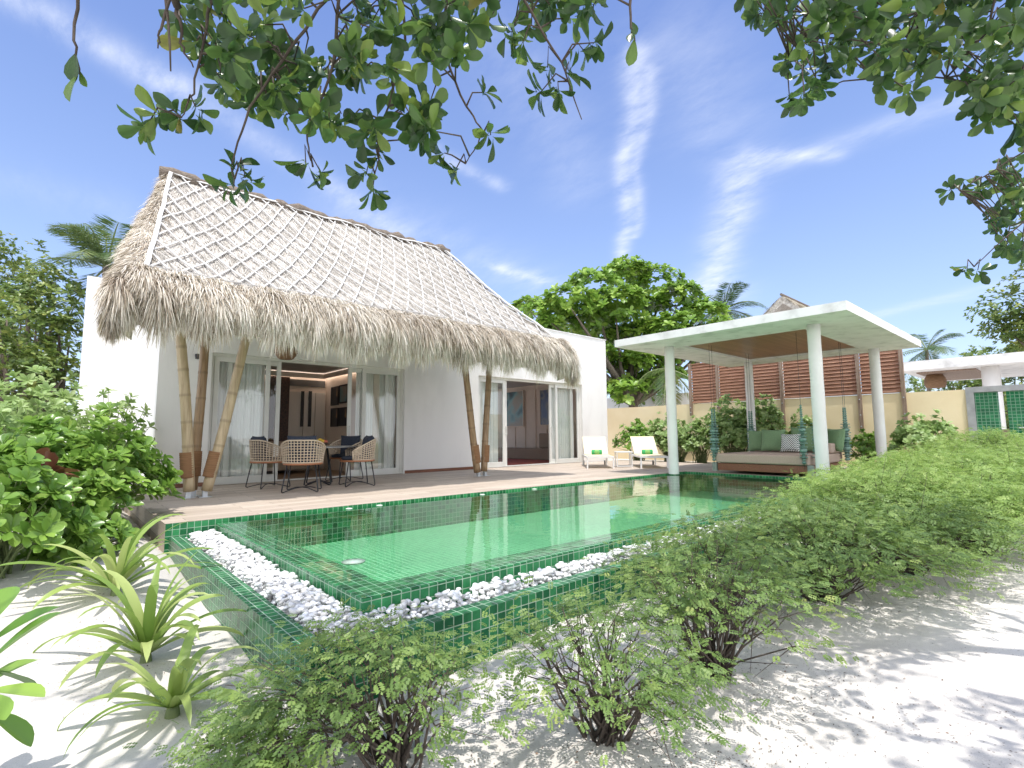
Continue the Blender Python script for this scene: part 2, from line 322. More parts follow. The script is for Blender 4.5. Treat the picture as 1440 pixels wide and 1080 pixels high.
# ------------------------------------------------------------------ mesh builder
class MB:
    def __init__(s): s.v = []; s.f = []; s.uv = {}; s.var = []
    def add(s, verts, faces, uvs=None, var=0.0):
        o = len(s.v); s.v += [tuple(map(float, p)) for p in verts]; s.var += [var]*len(verts)
        for i, f in enumerate(faces):
            if uvs is not None: s.uv[len(s.f)] = uvs[i]
            s.f.append(tuple(o+k for k in f))
        return s
    def box(s, x0, x1, y0, y1, z0, z1):
        v = [(x, y, z) for z in (z0, z1) for y in (y0, y1) for x in (x0, x1)]
        return s.add(v, [(0, 2, 3, 1), (4, 5, 7, 6), (0, 1, 5, 4), (2, 6, 7, 3), (0, 4, 6, 2), (1, 3, 7, 5)])
    def obox(s, c, ex, ey, ez):
        c, ex, ey, ez = map(np.array, (c, ex, ey, ez))
        v = [c+a*ex+b*ey+d*ez for d in (-1, 1) for b in (-1, 1) for a in (-1, 1)]
        return s.add(v, [(0, 2, 3, 1), (4, 5, 7, 6), (0, 1, 5, 4), (2, 6, 7, 3), (0, 4, 6, 2), (1, 3, 7, 5)])
    def tube(s, pts, rad, n=8, cap=True, vars_=None):
        pts = [np.array(p, float) for p in pts]; k = len(pts)
        if not hasattr(rad, '__len__'): rad = [rad]*k
        t0 = pts[1]-pts[0]; ref = np.array([0, 0, 1.]) if abs(t0[2]) < .9*np.linalg.norm(t0) else np.array([1., 0, 0])
        u = np.cross(t0, ref); u /= np.linalg.norm(u)
        o = len(s.v)
        for i in range(k):
            t = pts[min(i+1, k-1)]-pts[max(i-1, 0)]; t = t/(np.linalg.norm(t)+1e-9)
            u = u-t*(u@t); u /= np.linalg.norm(u)+1e-9; w = np.cross(t, u)
            for j in range(n):
                a = 2*pi*j/n; s.v.append(tuple(pts[i]+rad[i]*(cos(a)*u+sin(a)*w))); s.var.append(vars_[i] if vars_ else 0.0)
        for i in range(k-1):
            for j in range(n):
                j2 = (j+1) % n; s.f.append((o+i*n+j, o+i*n+j2, o+(i+1)*n+j2, o+(i+1)*n+j))
        if cap:
            s.f.append(tuple(o+j for j in range(n-1, -1, -1))); s.f.append(tuple(o+(k-1)*n+j for j in range(n)))
        return s
    def lathe(s, c, prof, n=24):
        o = len(s.v); c = np.array(c)
        for r, z in prof:
            for j in range(n):
                a = 2*pi*j/n; s.v.append((c[0]+r*cos(a), c[1]+r*sin(a), c[2]+z)); s.var.append(0.0)
        for i in range(len(prof)-1):
            for j in range(n):
                j2 = (j+1) % n; s.f.append((o+i*n+j, o+i*n+j2, o+(i+1)*n+j2, o+(i+1)*n+j))
        s.f.append(tuple(o+j for j in range(n-1, -1, -1))); s.f.append(tuple(o+(len(prof)-1)*n+j for j in range(n)))
        return s
    def grid(s, fn, nu, nv, flip=False, uvs=False):
        o = len(s.v)
        for i in range(nu+1):
            for j in range(nv+1):
                s.v.append(tuple(map(float, fn(i/nu, j/nv)))); s.var.append(0.0)
        for i in range(nu):
            for j in range(nv):
                a = o+i*(nv+1)+j; q = (a, a+nv+1, a+nv+2, a+1)
                uvq = [(i/nu, j/nv), ((i+1)/nu, j/nv), ((i+1)/nu, (j+1)/nv), (i/nu, (j+1)/nv)]
                if flip: q = q[::-1]; uvq = uvq[::-1]
                if uvs: s.uv[len(s.f)] = uvq
                s.f.append(q)
        return s
    def build(s, name, mat, parent=None, loc=None, smooth=False, bevel=0):
        me = bpy.data.meshes.new(name)
        v = np.array(s.v)
        if loc is not None: v = v-np.array(loc)
        elif parent is not None: v = v-np.array(parent.location)
        me.from_pydata(v.tolist(), [], s.f); me.update()
        uvl = me.uv_layers.new(name='UVMap'); wv = np.array(s.v)
        arr = np.zeros((len(me.loops), 2))
        for pi_, p in enumerate(me.polygons):
            li = p.loop_start
            if pi_ in s.uv:
                for k, q in enumerate(s.uv[pi_]): arr[li+k] = q
            else:
                n = p.normal; ax = max(range(3), key=lambda i: abs(n[i]))
                a, b = ((1, 2), (0, 2), (0, 1))[ax]
                for k, vi in enumerate(p.vertices): arr[li+k] = (wv[vi][a], wv[vi][b])
        uvl.data.foreach_set('uv', arr.ravel())
        at = me.attributes.new('var', 'FLOAT', 'POINT'); at.data.foreach_set('value', np.array(s.var, np.float32))
        if smooth: me.polygons.foreach_set('use_smooth', [True]*len(me.polygons))
        me.materials.append(mat)
        ob = bpy.data.objects.new(name, me); COL.objects.link(ob)
        if bevel:
            bm = ob.modifiers.new('bevel', 'BEVEL'); bm.width = bevel; bm.segments = 2; bm.limit_method = 'ANGLE'
        if parent is not None: ob.parent = parent
        elif loc is not None: ob.location = loc
        return ob

def fast_mesh(name, mat, V, F, var=None, parent=None, loc=None, smooth=False):
    """V (n,3) world coords, F (m,k) equal-size polygons"""
    off = np.array(parent.location if parent is not None else (loc if loc is not None else (0, 0, 0)))
    V = np.asarray(V)-off; F = np.asarray(F)
    me = bpy.data.meshes.new(name); m, k = F.shape
    me.vertices.add(len(V)); me.vertices.foreach_set('co', V.astype(np.float32).ravel())
    me.loops.add(m*k); me.loops.foreach_set('vertex_index', F.astype(np.int32).ravel())
    me.polygons.add(m); me.polygons.foreach_set('loop_start', np.arange(0, m*k, k, dtype=np.int32))
    me.update(calc_edges=True); me.validate()
    if var is not None:
        at = me.attributes.new('var', 'FLOAT', 'POINT'); at.data.foreach_set('value', np.asarray(var, np.float32))
    if smooth: me.polygons.foreach_set('use_smooth', [True]*len(me.polygons))
    me.materials.append(mat)
    ob = bpy.data.objects.new(name, me); COL.objects.link(ob)
    if parent is not None: ob.parent = parent
    elif loc is not None: ob.location = loc
    return ob

def tag(o, label=None, cat=None, group=None, kind=None):
    if label: o['label'] = label
    if cat: o['category'] = cat
    if group: o['group'] = group
    if kind: o['kind'] = kind
    return o
def thing(name, loc, label, cat, group=None):
    o = bpy.data.objects.new(name, None); COL.objects.link(o); o.location = loc; o.empty_display_size = .2
    return tag(o, label, cat, group)
def dup(root, loc, rz=0, label=None, group=None, scale=None):
    r = root.copy(); COL.objects.link(r); r.location = loc; r.rotation_euler = (0, 0, rz)
    if scale: r.scale = (scale,)*3 if not hasattr(scale, '__len__') else scale
    if label: r['label'] = label
    if group: r['group'] = group
    for ch in list(root.children):
        c = ch.copy(); COL.objects.link(c); c.parent = r
        for g in list(ch.children):
            d = g.copy(); COL.objects.link(d); d.parent = c
    return r

# ------------------------------------------------------------------ leaves
def nrm(a): return a/(np.linalg.norm(a, axis=-1, keepdims=True)+1e-9)
def tmpl(stations, bend=.15, fold=.12):
    v = []; f = []
    for y, w in stations:
        z = -bend*y*y
        v += [(-w, y, z+fold*w), (0, y, z), (w, y, z+fold*w)]
    for i in range(len(stations)-1):
        a = 3*i; f += [(a, a+1, a+4, a+3), (a+1, a+2, a+5, a+4)]
    return np.array(v), np.array(f)
T_OBOV = tmpl([(0, .02), (.12, .03), (.35, .17), (.6, .29), (.8, .31), (.93, .2), (1, .03)], .16, .35)
T_MID = tmpl([(0, .03), (.45, .24), (.8, .25), (1, .03)], .2, .3)
T_SMALL = (np.array([(0, 0, 0), (.3, .5, -.03), (0, 1, -.12), (-.3, .5, -.03)]), np.array([(0, 1, 2, 3)]))
def pinnate(npairs=7):
    v = []; f = []
    def leaflet(bx, by, ax, ay, ln):
        o = len(v); px, py = -ay, ax; w = .33*ln
        v.extend([(bx, by, 0), (bx+ax*ln*.55+px*w, by+ay*ln*.55+py*w, -.02), (bx+ax*ln, by+ay*ln, -.05), (bx+ax*ln*.55-px*w, by+ay*ln*.55-py*w, -.02)])
        f.append((o, o+1, o+2, o+3))
    for i in range(npairs):
        y = .12+.8*i/npairs; ln = .36*(1-.45*abs(i/npairs-.4)); z = 0
        for sgn in (-1, 1):
            a = radians(62+6*(i % 2)); leaflet(0, y, sgn*sin(a), cos(a), ln)
    leaflet(0, .9, 0, 1, .2)
    v = np.array(v); v[:, 2] -= .18*v[:, 1]**2
    return v, np.array(f)
T_PIN = pinnate(4)
T_PIN5 = pinnate(3)
def leaf_cloud(name, mat, P, D, U, Ls, W=1.0, t=T_MID, parent=None, loc=None, var=None, smooth=True):
    P = np.asarray(P, float); n = len(P)
    D = nrm(np.asarray(D, float)); U = np.asarray(U, float)
    X = nrm(np.cross(D, U)); Z = np.cross(X, D)
    Ls = np.broadcast_to(np.asarray(Ls, float), (n,)); Wn = np.broadcast_to(np.asarray(W, float), (n,))
    tv, tf = t
    V = P[:, None, :]+(X[:, None, :]*tv[None, :, 0:1]*Wn[:, None, None]+D[:, None, :]*tv[None, :, 1:2]+Z[:, None, :]*tv[None, :, 2:3])*Ls[:, None, None]
    F = tf[None]+(np.arange(n)*len(tv))[:, None, None]
    if var is None: var = rng.random(n)
    return fast_mesh(name, mat, V.reshape(-1, 3), F.reshape(-1, tf.shape[1]), np.repeat(var, len(tv)), parent, loc, smooth)
def rand_dirs(n):
    return nrm(rng.normal(size=(n, 3)))
def rosettes(C, A, k, spread=(25, 85)):
    """k leaves around each centre C with axis A -> P,D,U"""
    n = len(C); A = nrm(A); ref = rand_dirs(n); B1 = nrm(np.cross(A, ref)); B2 = np.cross(A, B1)
    ang = (np.arange(k)*2.399)[None]+rng.random((n, 1))*6.28
    el = np.radians(rng.uniform(spread[0], spread[1], (n, k)))
    R = B1[:, None]*np.cos(ang)[..., None]+B2[:, None]*np.sin(ang)[..., None]
    D = A[:, None]*np.cos(el)[..., None]+R*np.sin(el)[..., None]
    U = A[:, None]*np.sin(el)[..., None]-R*np.cos(el)[..., None]
    P = np.repeat(C[:, None], k, 1)
    return P.reshape(-1, 3), D.reshape(-1, 3), U.reshape(-1, 3)

# ------------------------------------------------------------------ camera, light, sky
cam = bpy.data.cameras.new('camera'); co = bpy.data.objects.new('camera', cam); COL.objects.link(co)
cam.sensor_width = 36; cam.lens = FPX/1440*36; cam.sensor_fit = 'HORIZONTAL'; cam.clip_start = .05; cam.clip_end = 2000
mw = Matrix.Identity(4)
for i in range(3):
    mw[i][0] = CM[0][i]; mw[i][1] = CM[1][i]; mw[i][2] = -CM[2][i]; mw[i][3] = C0[i]
co.matrix_world = mw
scene.camera = co

SUN = Vector((-.11, -.19, 1)).normalized()
el = math.asin(SUN.z); azi = math.atan2(SUN.x, SUN.y)
sl = bpy.data.lights.new('sun', 'SUN'); sl.energy = 2.6; sl.angle = radians(.53); sl.color = (1, .965, .92)
so = bpy.data.objects.new('sun', sl); COL.objects.link(so); so.rotation_euler = SUN.to_track_quat('Z', 'Y').to_euler(); so.location = (0, 0, 30)

w = bpy.data.worlds.new('World'); scene.world = w; w.use_nodes = True
nt = w.node_tree; nt.nodes.clear()
wo = N(nt, 'ShaderNodeOutputWorld'); bg = N(nt, 'ShaderNodeBackground', i_Strength=.15)
sky = N(nt, 'ShaderNodeTexSky', sky_type='NISHITA', sun_disc=False)
sky.sun_elevation = el; sky.sun_rotation = azi; sky.altitude = 0; sky.air_density = 1.0; sky.dust_density = .7; sky.ozone_density = 2.0
tc = N(nt, 'ShaderNodeTexCoord'); sp = N(nt, 'ShaderNodeSeparateXYZ'); L(nt, tc.outputs['Generated'], sp.inputs[0])
zz = math_(nt, 'MAXIMUM', math_(nt, 'ADD', sp.outputs[2], .12), .05)
px = math_(nt, 'DIVIDE', sp.outputs[0], zz); py = math_(nt, 'DIVIDE', sp.outputs[1], zz)
cv = N(nt, 'ShaderNodeCombineXYZ'); L(nt, px, cv.inputs[0]); L(nt, py, cv.inputs[1])
wn = N(nt, 'ShaderNodeTexNoise', i_Scale=1.8, i_Detail=5.0); L(nt, cv.outputs[0], wn.inputs['Vector'])
wv = N(nt, 'ShaderNodeVectorMath', operation='MULTIPLY_ADD'); L(nt, wn.outputs['Color'], wv.inputs[0]); wv.inputs[1].default_value = (.12, .12, 0); L(nt, cv.outputs[0], wv.inputs[2])
ws = N(nt, 'ShaderNodeSeparateXYZ'); L(nt, wv.outputs[0], ws.inputs[0])
def skyp(x, y):
    d = ray(x, y); d = d/np.linalg.norm(d); return d[:2]/(max(d[2], 0)+.12)
def streak(p0, p1, wid, gain, prev):
    a = skyp(*p0)+.06; b = skyp(*p1)+.06; ab = b-a; l2 = float(ab@ab)
    dx = math_(nt, 'SUBTRACT', ws.outputs[0], float(a[0])); dy = math_(nt, 'SUBTRACT', ws.outputs[1], float(a[1]))
    t = math_(nt, 'ADD', math_(nt, 'MULTIPLY', dx, float(ab[0]/l2)), math_(nt, 'MULTIPLY', dy, float(ab[1]/l2)))
    tcl = N(nt, 'ShaderNodeClamp'); L(nt, t, tcl.inputs[0]); t = tcl.outputs[0]
    ex = math_(nt, 'SUBTRACT', dx, math_(nt, 'MULTIPLY', t, float(ab[0]))); ey = math_(nt, 'SUBTRACT', dy, math_(nt, 'MULTIPLY', t, float(ab[1])))
    d2 = math_(nt, 'ADD', math_(nt, 'MULTIPLY', ex, ex), math_(nt, 'MULTIPLY', ey, ey))
    g = math_(nt, 'EXPONENT', math_(nt, 'MULTIPLY', d2, -1/(wid*wid)))
    g = math_(nt, 'MULTIPLY', g, gain)
    return g if prev is None else math_(nt, 'ADD', prev, g)
acc = None
for a in (((-60, -60), (240, 120), .045, .6), ((240, 120), (560, 330), .05, .34), ((892, 70), (880, 380), .030, .72), ((915, 100), (897, 330), .018, .45),
          ((1005, 400), (1050, 230), .07, .75), ((1060, 215), (1170, 222), .03, .5), ((1100, 230), (1330, 150), .05, .3), ((700, 375), (760, 395), .05, .6),
          ((610, 215), (700, 265), .03, .4), ((960, 405), (1010, 415), .12, .55), ((1180, 455), (1420, 400), .07, .3), ((40, 260), (320, 340), .12, .12), ((700, 60), (820, 260), .12, .18), ((950, 60), (1010, 180), .12, .22), ((500, 300), (800, 420), .16, .22)):
    acc = streak(*a, acc)
fx = N(nt, 'ShaderNodeMapping'); fx.inputs['Rotation'].default_value = (0, 0, radians(-58)); fx.inputs['Scale'].default_value = (10, 4.6, 1)
L(nt, wv.outputs[0], fx.inputs[0])
fn = N(nt, 'ShaderNodeTexNoise', i_Scale=1.0, i_Detail=12.0, i_Roughness=.66); L(nt, fx.outputs[0], fn.inputs['Vector'])
fr = N(nt, 'ShaderNodeMapRange'); L(nt, fn.outputs['Fac'], fr.inputs[0])
for i, x in ((1, .30), (2, .74), (3, 0.04), (4, 1.1)): fr.inputs[i].default_value = x
cl = math_(nt, 'MINIMUM', math_(nt, 'MULTIPLY', acc, fr.outputs[0]), .72)
hz = N(nt, 'ShaderNodeMapRange'); L(nt, sp.outputs[2], hz.inputs[0])
for i, x in ((1, 0.0), (2, .75), (3, .4), (4, .02)): hz.inputs[i].default_value = x
up = N(nt, 'ShaderNodeMapRange'); L(nt, sp.outputs[2], up.inputs[0])
for i, x in ((1, .15), (2, .85), (3, 0), (4, 1)): up.inputs[i].default_value = x
skc = mixc(nt, 1.0, sky.outputs[0], mixc(nt, up.outputs[0], (.90, .87, .94), (.54, .60, .85)), 'MULTIPLY')
skc = mixc(nt, hz.outputs[0], skc, (2.25, 2.85, 4.3))
skc = mixc(nt, cl, skc, (4.2, 4.4, 4.9))
# unseen bright cloud banks behind the camera and overhead, added as fill light
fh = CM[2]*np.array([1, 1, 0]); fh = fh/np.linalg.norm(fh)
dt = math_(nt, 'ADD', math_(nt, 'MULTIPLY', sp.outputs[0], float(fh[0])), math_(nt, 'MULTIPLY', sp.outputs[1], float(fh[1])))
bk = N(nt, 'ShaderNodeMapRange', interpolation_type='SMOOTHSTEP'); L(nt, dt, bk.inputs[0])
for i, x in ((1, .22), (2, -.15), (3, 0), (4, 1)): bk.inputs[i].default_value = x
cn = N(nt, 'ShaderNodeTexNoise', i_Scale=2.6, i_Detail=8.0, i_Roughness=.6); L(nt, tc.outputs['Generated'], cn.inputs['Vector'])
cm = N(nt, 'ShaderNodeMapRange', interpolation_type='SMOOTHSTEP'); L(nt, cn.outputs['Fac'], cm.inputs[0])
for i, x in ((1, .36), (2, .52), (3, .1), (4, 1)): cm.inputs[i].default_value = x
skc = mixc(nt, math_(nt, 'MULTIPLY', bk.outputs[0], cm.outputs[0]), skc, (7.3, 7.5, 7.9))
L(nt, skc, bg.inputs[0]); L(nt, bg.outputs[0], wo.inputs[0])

vs = scene.view_settings; vs.view_transform = 'Standard'; vs.look = 'None'; vs.gamma = 1; vs.use_curve_mapping = False
vs.exposure = 0.82
scene.cycles.max_bounces = 10; scene.cycles.diffuse_bounces = 5; scene.cycles.glossy_bounces = 5; scene.cycles.transparent_max_bounces = 16
scene.cycles.transmission_bounces = 6; scene.cycles.sample_clamp_indirect = 6; scene.cycles.use_denoising = True
scene.cycles.caustics_reflective = False; scene.cycles.caustics_refractive = False
#SECTION
# ------------------------------------------------------------------ ground
ZS = -.46
_ph = rng.random((6, 3))*6.28
def ground_z(x, y):
    x = np.asarray(x, float); y = np.asarray(y, float)
    z = np.full(np.broadcast(x, y).shape, ZS)
    # bank rising beside the deck on the left
    t = np.clip((y-3.2)/4.0, 0, 1)*np.clip((1.3-x)/.6, 0, 1); z = z+.30*t*t*(3-2*t)
    # ground behind: level with the deck
    b = np.clip((y-8.5)/3, 0, 1)*np.clip((.9-x)/.3, 0, 1); z = np.maximum(z, -.46+.42*b)
    r = np.clip((x-13.2)/1.5, 0, 1); z = np.maximum(z, -.46+.40*r)
    far = np.clip((y-11.9)/.5, 0, 1)*np.clip((x-.9)/.3, 0, 1); z = np.where(far > 0, np.maximum(z, -.46+.40*far), z)
    a = .022*np.sin(2.1*x+_ph[0, 0])*np.sin(1.7*y+_ph[0, 1])+.014*np.sin(4.9*x+1.3*y+_ph[1, 0])*np.sin(4.1*y-.7*x+_ph[1, 1])+.007*np.sin(11*x+_ph[2, 0])*np.sin(9*y+_ph[2, 1])
    # little mounds at the foot of the front wall
    a = a+.05*np.exp(-((y-2.45)/.35)**2)*(.6+.5*np.sin(2.6*x+.8))
    near = np.exp(-((x-3)**2+(y-2)**2)/180)
    return z+a*near
def axis(lo, hi, near0, near1, d, g=1.35):
    a = list(np.arange(near0, near1+1e-6, d)); s = d
    x = near1
    while x < hi: s *= g; x += s; a.append(x)
    s = d; x = near0; pre = []
    while x > lo: s *= g; x -= s; pre.append(x)
    return np.array(pre[::-1]+a)
gx = axis(-400, 600, -2.5, 14, .06); gy = axis(-300, 600, -1.5, 8.5, .06)
GX, GY = np.meshgrid(gx, gy, indexing='ij'); GZ = ground_z(GX, GY)
# the sheet dips below the pool and deck so that nothing pokes through
dip = (GX > 1.15) & (GX < 13.0) & (GY > 2.8) & (GY < 11.4)
GZ = np.where(dip, -1.2, GZ)
nx, ny = GX.shape; idx = np.arange(nx*ny).reshape(nx, ny)
Fq = np.stack([idx[:-1, :-1], idx[1:, :-1], idx[1:, 1:], idx[:-1, 1:]], -1).reshape(-1, 4)
tag(fast_mesh('sand_ground', M['sand'], np.stack([GX, GY, GZ], -1).reshape(-1, 3), Fq, None, loc=(0, 0, 0), smooth=True), kind='structure')

# deck
d = MB().box(.98, 12.0, 6.862, 11.5, -.7, 0).box(12.02, 15.6, 3.6, 11.5, -.16, -.001)
tag(d.build('wood_deck', M['deck'], loc=(6, 9, 0)), kind='structure')

# ------------------------------------------------------------------ pool
WZ = -.035
pool = thing('swimming_pool', (6.5, 4.8, -.5), 'long infinity pool lined with square green tiles beside the deck', 'pool')
PX0, PX1, PY0, PY1 = 1.48, 12.0, 3.05, 6.84
fl = -.46
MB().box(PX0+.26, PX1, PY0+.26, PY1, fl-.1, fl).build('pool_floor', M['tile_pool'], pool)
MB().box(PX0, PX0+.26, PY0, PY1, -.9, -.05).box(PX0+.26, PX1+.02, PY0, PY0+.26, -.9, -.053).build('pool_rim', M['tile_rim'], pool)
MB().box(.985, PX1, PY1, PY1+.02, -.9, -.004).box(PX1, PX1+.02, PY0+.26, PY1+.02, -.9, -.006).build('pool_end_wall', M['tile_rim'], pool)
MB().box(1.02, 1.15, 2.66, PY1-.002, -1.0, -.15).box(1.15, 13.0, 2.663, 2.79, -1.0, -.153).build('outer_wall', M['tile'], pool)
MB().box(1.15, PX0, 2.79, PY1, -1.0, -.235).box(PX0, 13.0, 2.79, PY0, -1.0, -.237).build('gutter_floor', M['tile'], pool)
for x, y in ((3.1, 6.8), (3.55, 6.8), (5.4, 6.8), (6.6, 6.8)):
    MB().lathe((x-.05, y-.06, WZ+.003), [(.0, 0), (.042, 0), (.046, .005), (.035, .01), (0, .013)], 16).build('inlet_cover', M['frame'], pool, smooth=True)
MB().lathe((2.6, 5.6, fl), [(.0, 0.002), (.12, .002), (.13, .012), (0, .02)], 18).build('floor_light', M['frame'], pool, smooth=True)
tag(MB().box(PX0+.001, PX1-.001, PY0+.001, PY1-.001, WZ-.001, WZ).build('pool_water', M['water'], loc=(0, 0, 0)), kind='structure')
# a single-sided sheet is enough for the water
me = bpy.data.objects['pool_water'].data
import bmesh
bm = bmesh.new(); bm.from_mesh(me)
bmesh.ops.delete(bm, geom=[f for f in bm.faces if f.normal.z < .5], context='FACES'); bm.to_mesh(me); bm.free()

# pebbles
def ico(sub=2):
    bm = bmesh.new(); bmesh.ops.create_icosphere(bm, subdivisions=sub, radius=1)
    v = np.array([p.co[:] for p in bm.verts]); f = np.array([[q.index for q in p.verts] for p in bm.faces]); bm.free(); return v, f
IV, IF = ico(2)
def pebble_shape(seed):
    r = np.random.default_rng(seed); s = np.array([r.uniform(.75, 1.15), r.uniform(.6, .95), r.uniform(.42, .65)])
    a = r.normal(size=3)*1.3; k = 1+.10*np.sin(IV@a+r.random()*6)+.06*np.sin(IV@(r.normal(size=3)*2.5))
    return IV*s*k[:, None]
SH = [pebble_shape(i) for i in range(24)]
pts = []
def fill(x0, x1, y0, y1, n):
    for _ in range(n):
        x = random.uniform(x0, x1); y = random.uniform(y0, y1)
        pts.append((x, y))
fill(1.17, 1.46, 2.82, 6.8, 2700); fill(1.46, 9.5, 2.82, 3.03, 3300)
peb = []
cell = {}
for x, y in pts:
    s = random.choice((random.uniform(.013, .021), random.uniform(.018, .028), random.uniform(.022, .033)))
    k = (int(x/.05), int(y/.05)); h = cell.get(k, 0); cell[k] = h+1
    edge = min(x-1.13, 9.6-x, y-2.78)
    z = -.215+min(h, 4)*.022+random.uniform(0, .012)
    peb.append((x, y, z, s))
peb.sort(key=lambda p: (proj((p[0], p[1], p[2]))[2] if proj(p[:3])[1] > 0 else 99)-p[2]*12)
PM = []
for i, s in enumerate(SH):
    me = bpy.data.meshes.new('pebble'); me.from_pydata(s.tolist(), [], IF.tolist()); me.polygons.foreach_set('use_smooth', [True]*len(IF)); me.materials.append(M['pebble']); at_ = me.attributes.new('var', 'FLOAT', 'POINT'); at_.data.foreach_set('value', np.full(len(s), random.random(), np.float32)); PM.append(me)
def rot(seed):
    r = random.Random(seed); return (r.uniform(-.5, .5), r.uniform(-.5, .5), r.uniform(0, 6.28))
for i, (x, y, z, s) in enumerate(peb[:300]):
    o = bpy.data.objects.new('pebble', PM[i % 24]); COL.objects.link(o); o.location = (x, y, z); o.scale = (s,)*3; o.rotation_euler = rot(i)
    tag(o, 'smooth white pebble in the gutter of the green tiled pool', 'pebble', 'white pebbles filling the pool gutter')
V = []; F = []
for i, (x, y, z, s) in enumerate(peb[300:]):
    from mathutils import Euler
    R = np.array(Euler(rot(i+999)).to_matrix()); V.append((SH[i % 24]*s)@R.T+np.array([x, y, z])); F.append(IF+i*len(IV))
tag(fast_mesh('pebble_bed', M['pebble'], np.concatenate(V), np.concatenate(F), np.repeat(rng.random(len(V)), len(IV)), loc=(1.3, 4, -.2), smooth=True), 'bed of white pebbles filling the gutter around the pool', 'pebbles', kind='stuff')

# ------------------------------------------------------------------ villa
YF = 11.53
villa = thing('villa', (7, 12, 0), 'white villa with a big thatched roof on bamboo posts', 'villa')
wl = MB()
D1 = (2.28, 6.63, 2.64); D2 = (9.02, 13.55, 2.66); WT = .24
X0, X1, ZT = 1.4, 14.92, 4.37
wl.box(X0, D1[0], YF, YF+WT, -.3, ZT).box(D1[0], D1[1], YF, YF+WT, D1[2], ZT).box(D1[1], D2[0], YF, YF+WT, -.3, ZT)
wl.box(D2[0], D2[1], YF, YF+WT, D2[2], ZT).box(D2[1], X1, YF, YF+WT, -.3, ZT)
wl.box(X0+.002, X0+.24, YF+WT, 17.0, -.3, ZT).box(X1-.24, X1-.002, YF+WT, 18.5, -.3, ZT-.003).box(X0+.24, X1-.24, 18.3, 18.5, 2.75, ZT-.003).box(X0+.24, 2.0, 18.3, 18.5, -.3, 2.75).box(5.5, 9.0, 18.3, 18.5, -.3, 2.75)  # unseen openings in the back wall, added to let daylight into the rooms
wl.build('wall', M['stucco'], villa)
MB().box(X1-1, X1+.02, YF-.02, 18.52, ZT-.002, ZT+.03).box(8.9, X1-1, YF-.02, 18.5, ZT-.001, ZT+.031).build('wall_cap', M['concrete_white'], villa)
MB().box(.42, X0, 17.0, 17.22, -.3, 5.15).build('wing_wall', M['stucco'], villa)
MB().box(X0+.24, X1-.24, YF+WT, 18.3, 4.0, 4.1).build('flat_roof', M['concrete_white'], villa)
MB().box(6.66, 8.98, YF-.012, YF-.001, .0, .075).build('skirting', M['wood_dark'], villa)
MB().box(X0, D1[0]-.02, YF-.012, YF-.001, 0, .075).build('skirting', M['wood_dark'], villa)
# rooms
MB().box(X0+.24, X1-.24, YF+.02, 18.3, -.1, -.003).build('interior_floor', M['floor_in'], villa)
iw = MB().box(2.95, 5.9, 14.8, 14.95, 0, 2.9).box(5.9, 6.05, YF+WT+.002, 14.95, 0, 2.9).box(1.65, 1.72, YF+WT+.002, 14.8, 0, 2.9)
iw.build('interior_wall', M['wall_in'], villa); iw = MB()
iw.box(8.6, 8.75, YF+WT+.002, 17.4, 0, 3.0).build('interior_wall', M['wall_in'], villa); iw = MB()
iw.box(14.5, 14.62, YF+WT+.002, 17.4, 0, 3.0)
iw.build('interior_wall', M['wall_in'], villa)
MB().box(1.72, 5.9, YF+WT+.05, 14.8, 2.76, 2.82).box(8.75, 14.5, YF+WT+.05, 17.3, 2.95, 3.0).build('interior_ceiling', M['ceil_in'], villa)
MB().box(2.6, 5.86, 14.74, 14.78, 2.68, 2.72).box(5.84, 5.88, 12.2, 14.74, 2.68, 2.72).build('cove_light', M['cove'], villa)
MB().box(2.6, 5.75, 14.60, 14.62, 2.60, 2.735).build('cove_lip', M['wall_in'], villa)
MB().box(5.75, 5.77, 12.2, 14.60, 2.60, 2.735).build('cove_lip', M['wall_in'], villa)
p = on(408, 533, 1, 14.78); q = on(457, 545, 1, 14.78)
MB().box(p[0], q[0], 14.76, 14.798, q[2], p[2]).build('air_grille', M['grille'], villa)
p = on(380, 525, 1, 14.7); q = on(404, 640, 1, 14.7)
MB().box(p[0], q[0], 14.70, 14.797, 0.0, 2.6).build('carved_panel', M['brown_panel'], villa)
cb = MB()
for a, b in ((405, 426.5), (427.5, 443), (444, 457)):
    cb.box(on(a, 560, 1, 14.75)[0], on(b, 560, 1, 14.75)[0], 14.75, 14.797, .04, 2.2)
cbo = cb.build('cupboard', M['cab'], villa, bevel=.004)
for a in (427-1.2, 436.5):
    x = on(a, 560, 1, 14.72)[0]; MB().box(x-.04, x+.04, 14.715, 14.748, on(a, 600, 1, 14.72)[2], on(a, 550, 1, 14.72)[2]).build('handle', M['black'], villa).parent = cbo
# wall mouldings of the right hand room
mo = MB()
for y in np.arange(12.3, 17.2, .62): mo.box(14.475, 14.498, y, y+.03, .35, 2.8)
for z in (.75, 1.25, 1.95, 2.75): mo.box(14.47, 14.496, 12.2, 17.2, z, z+.03)
mo.build('wall_moulding', M['wall_in'], villa)

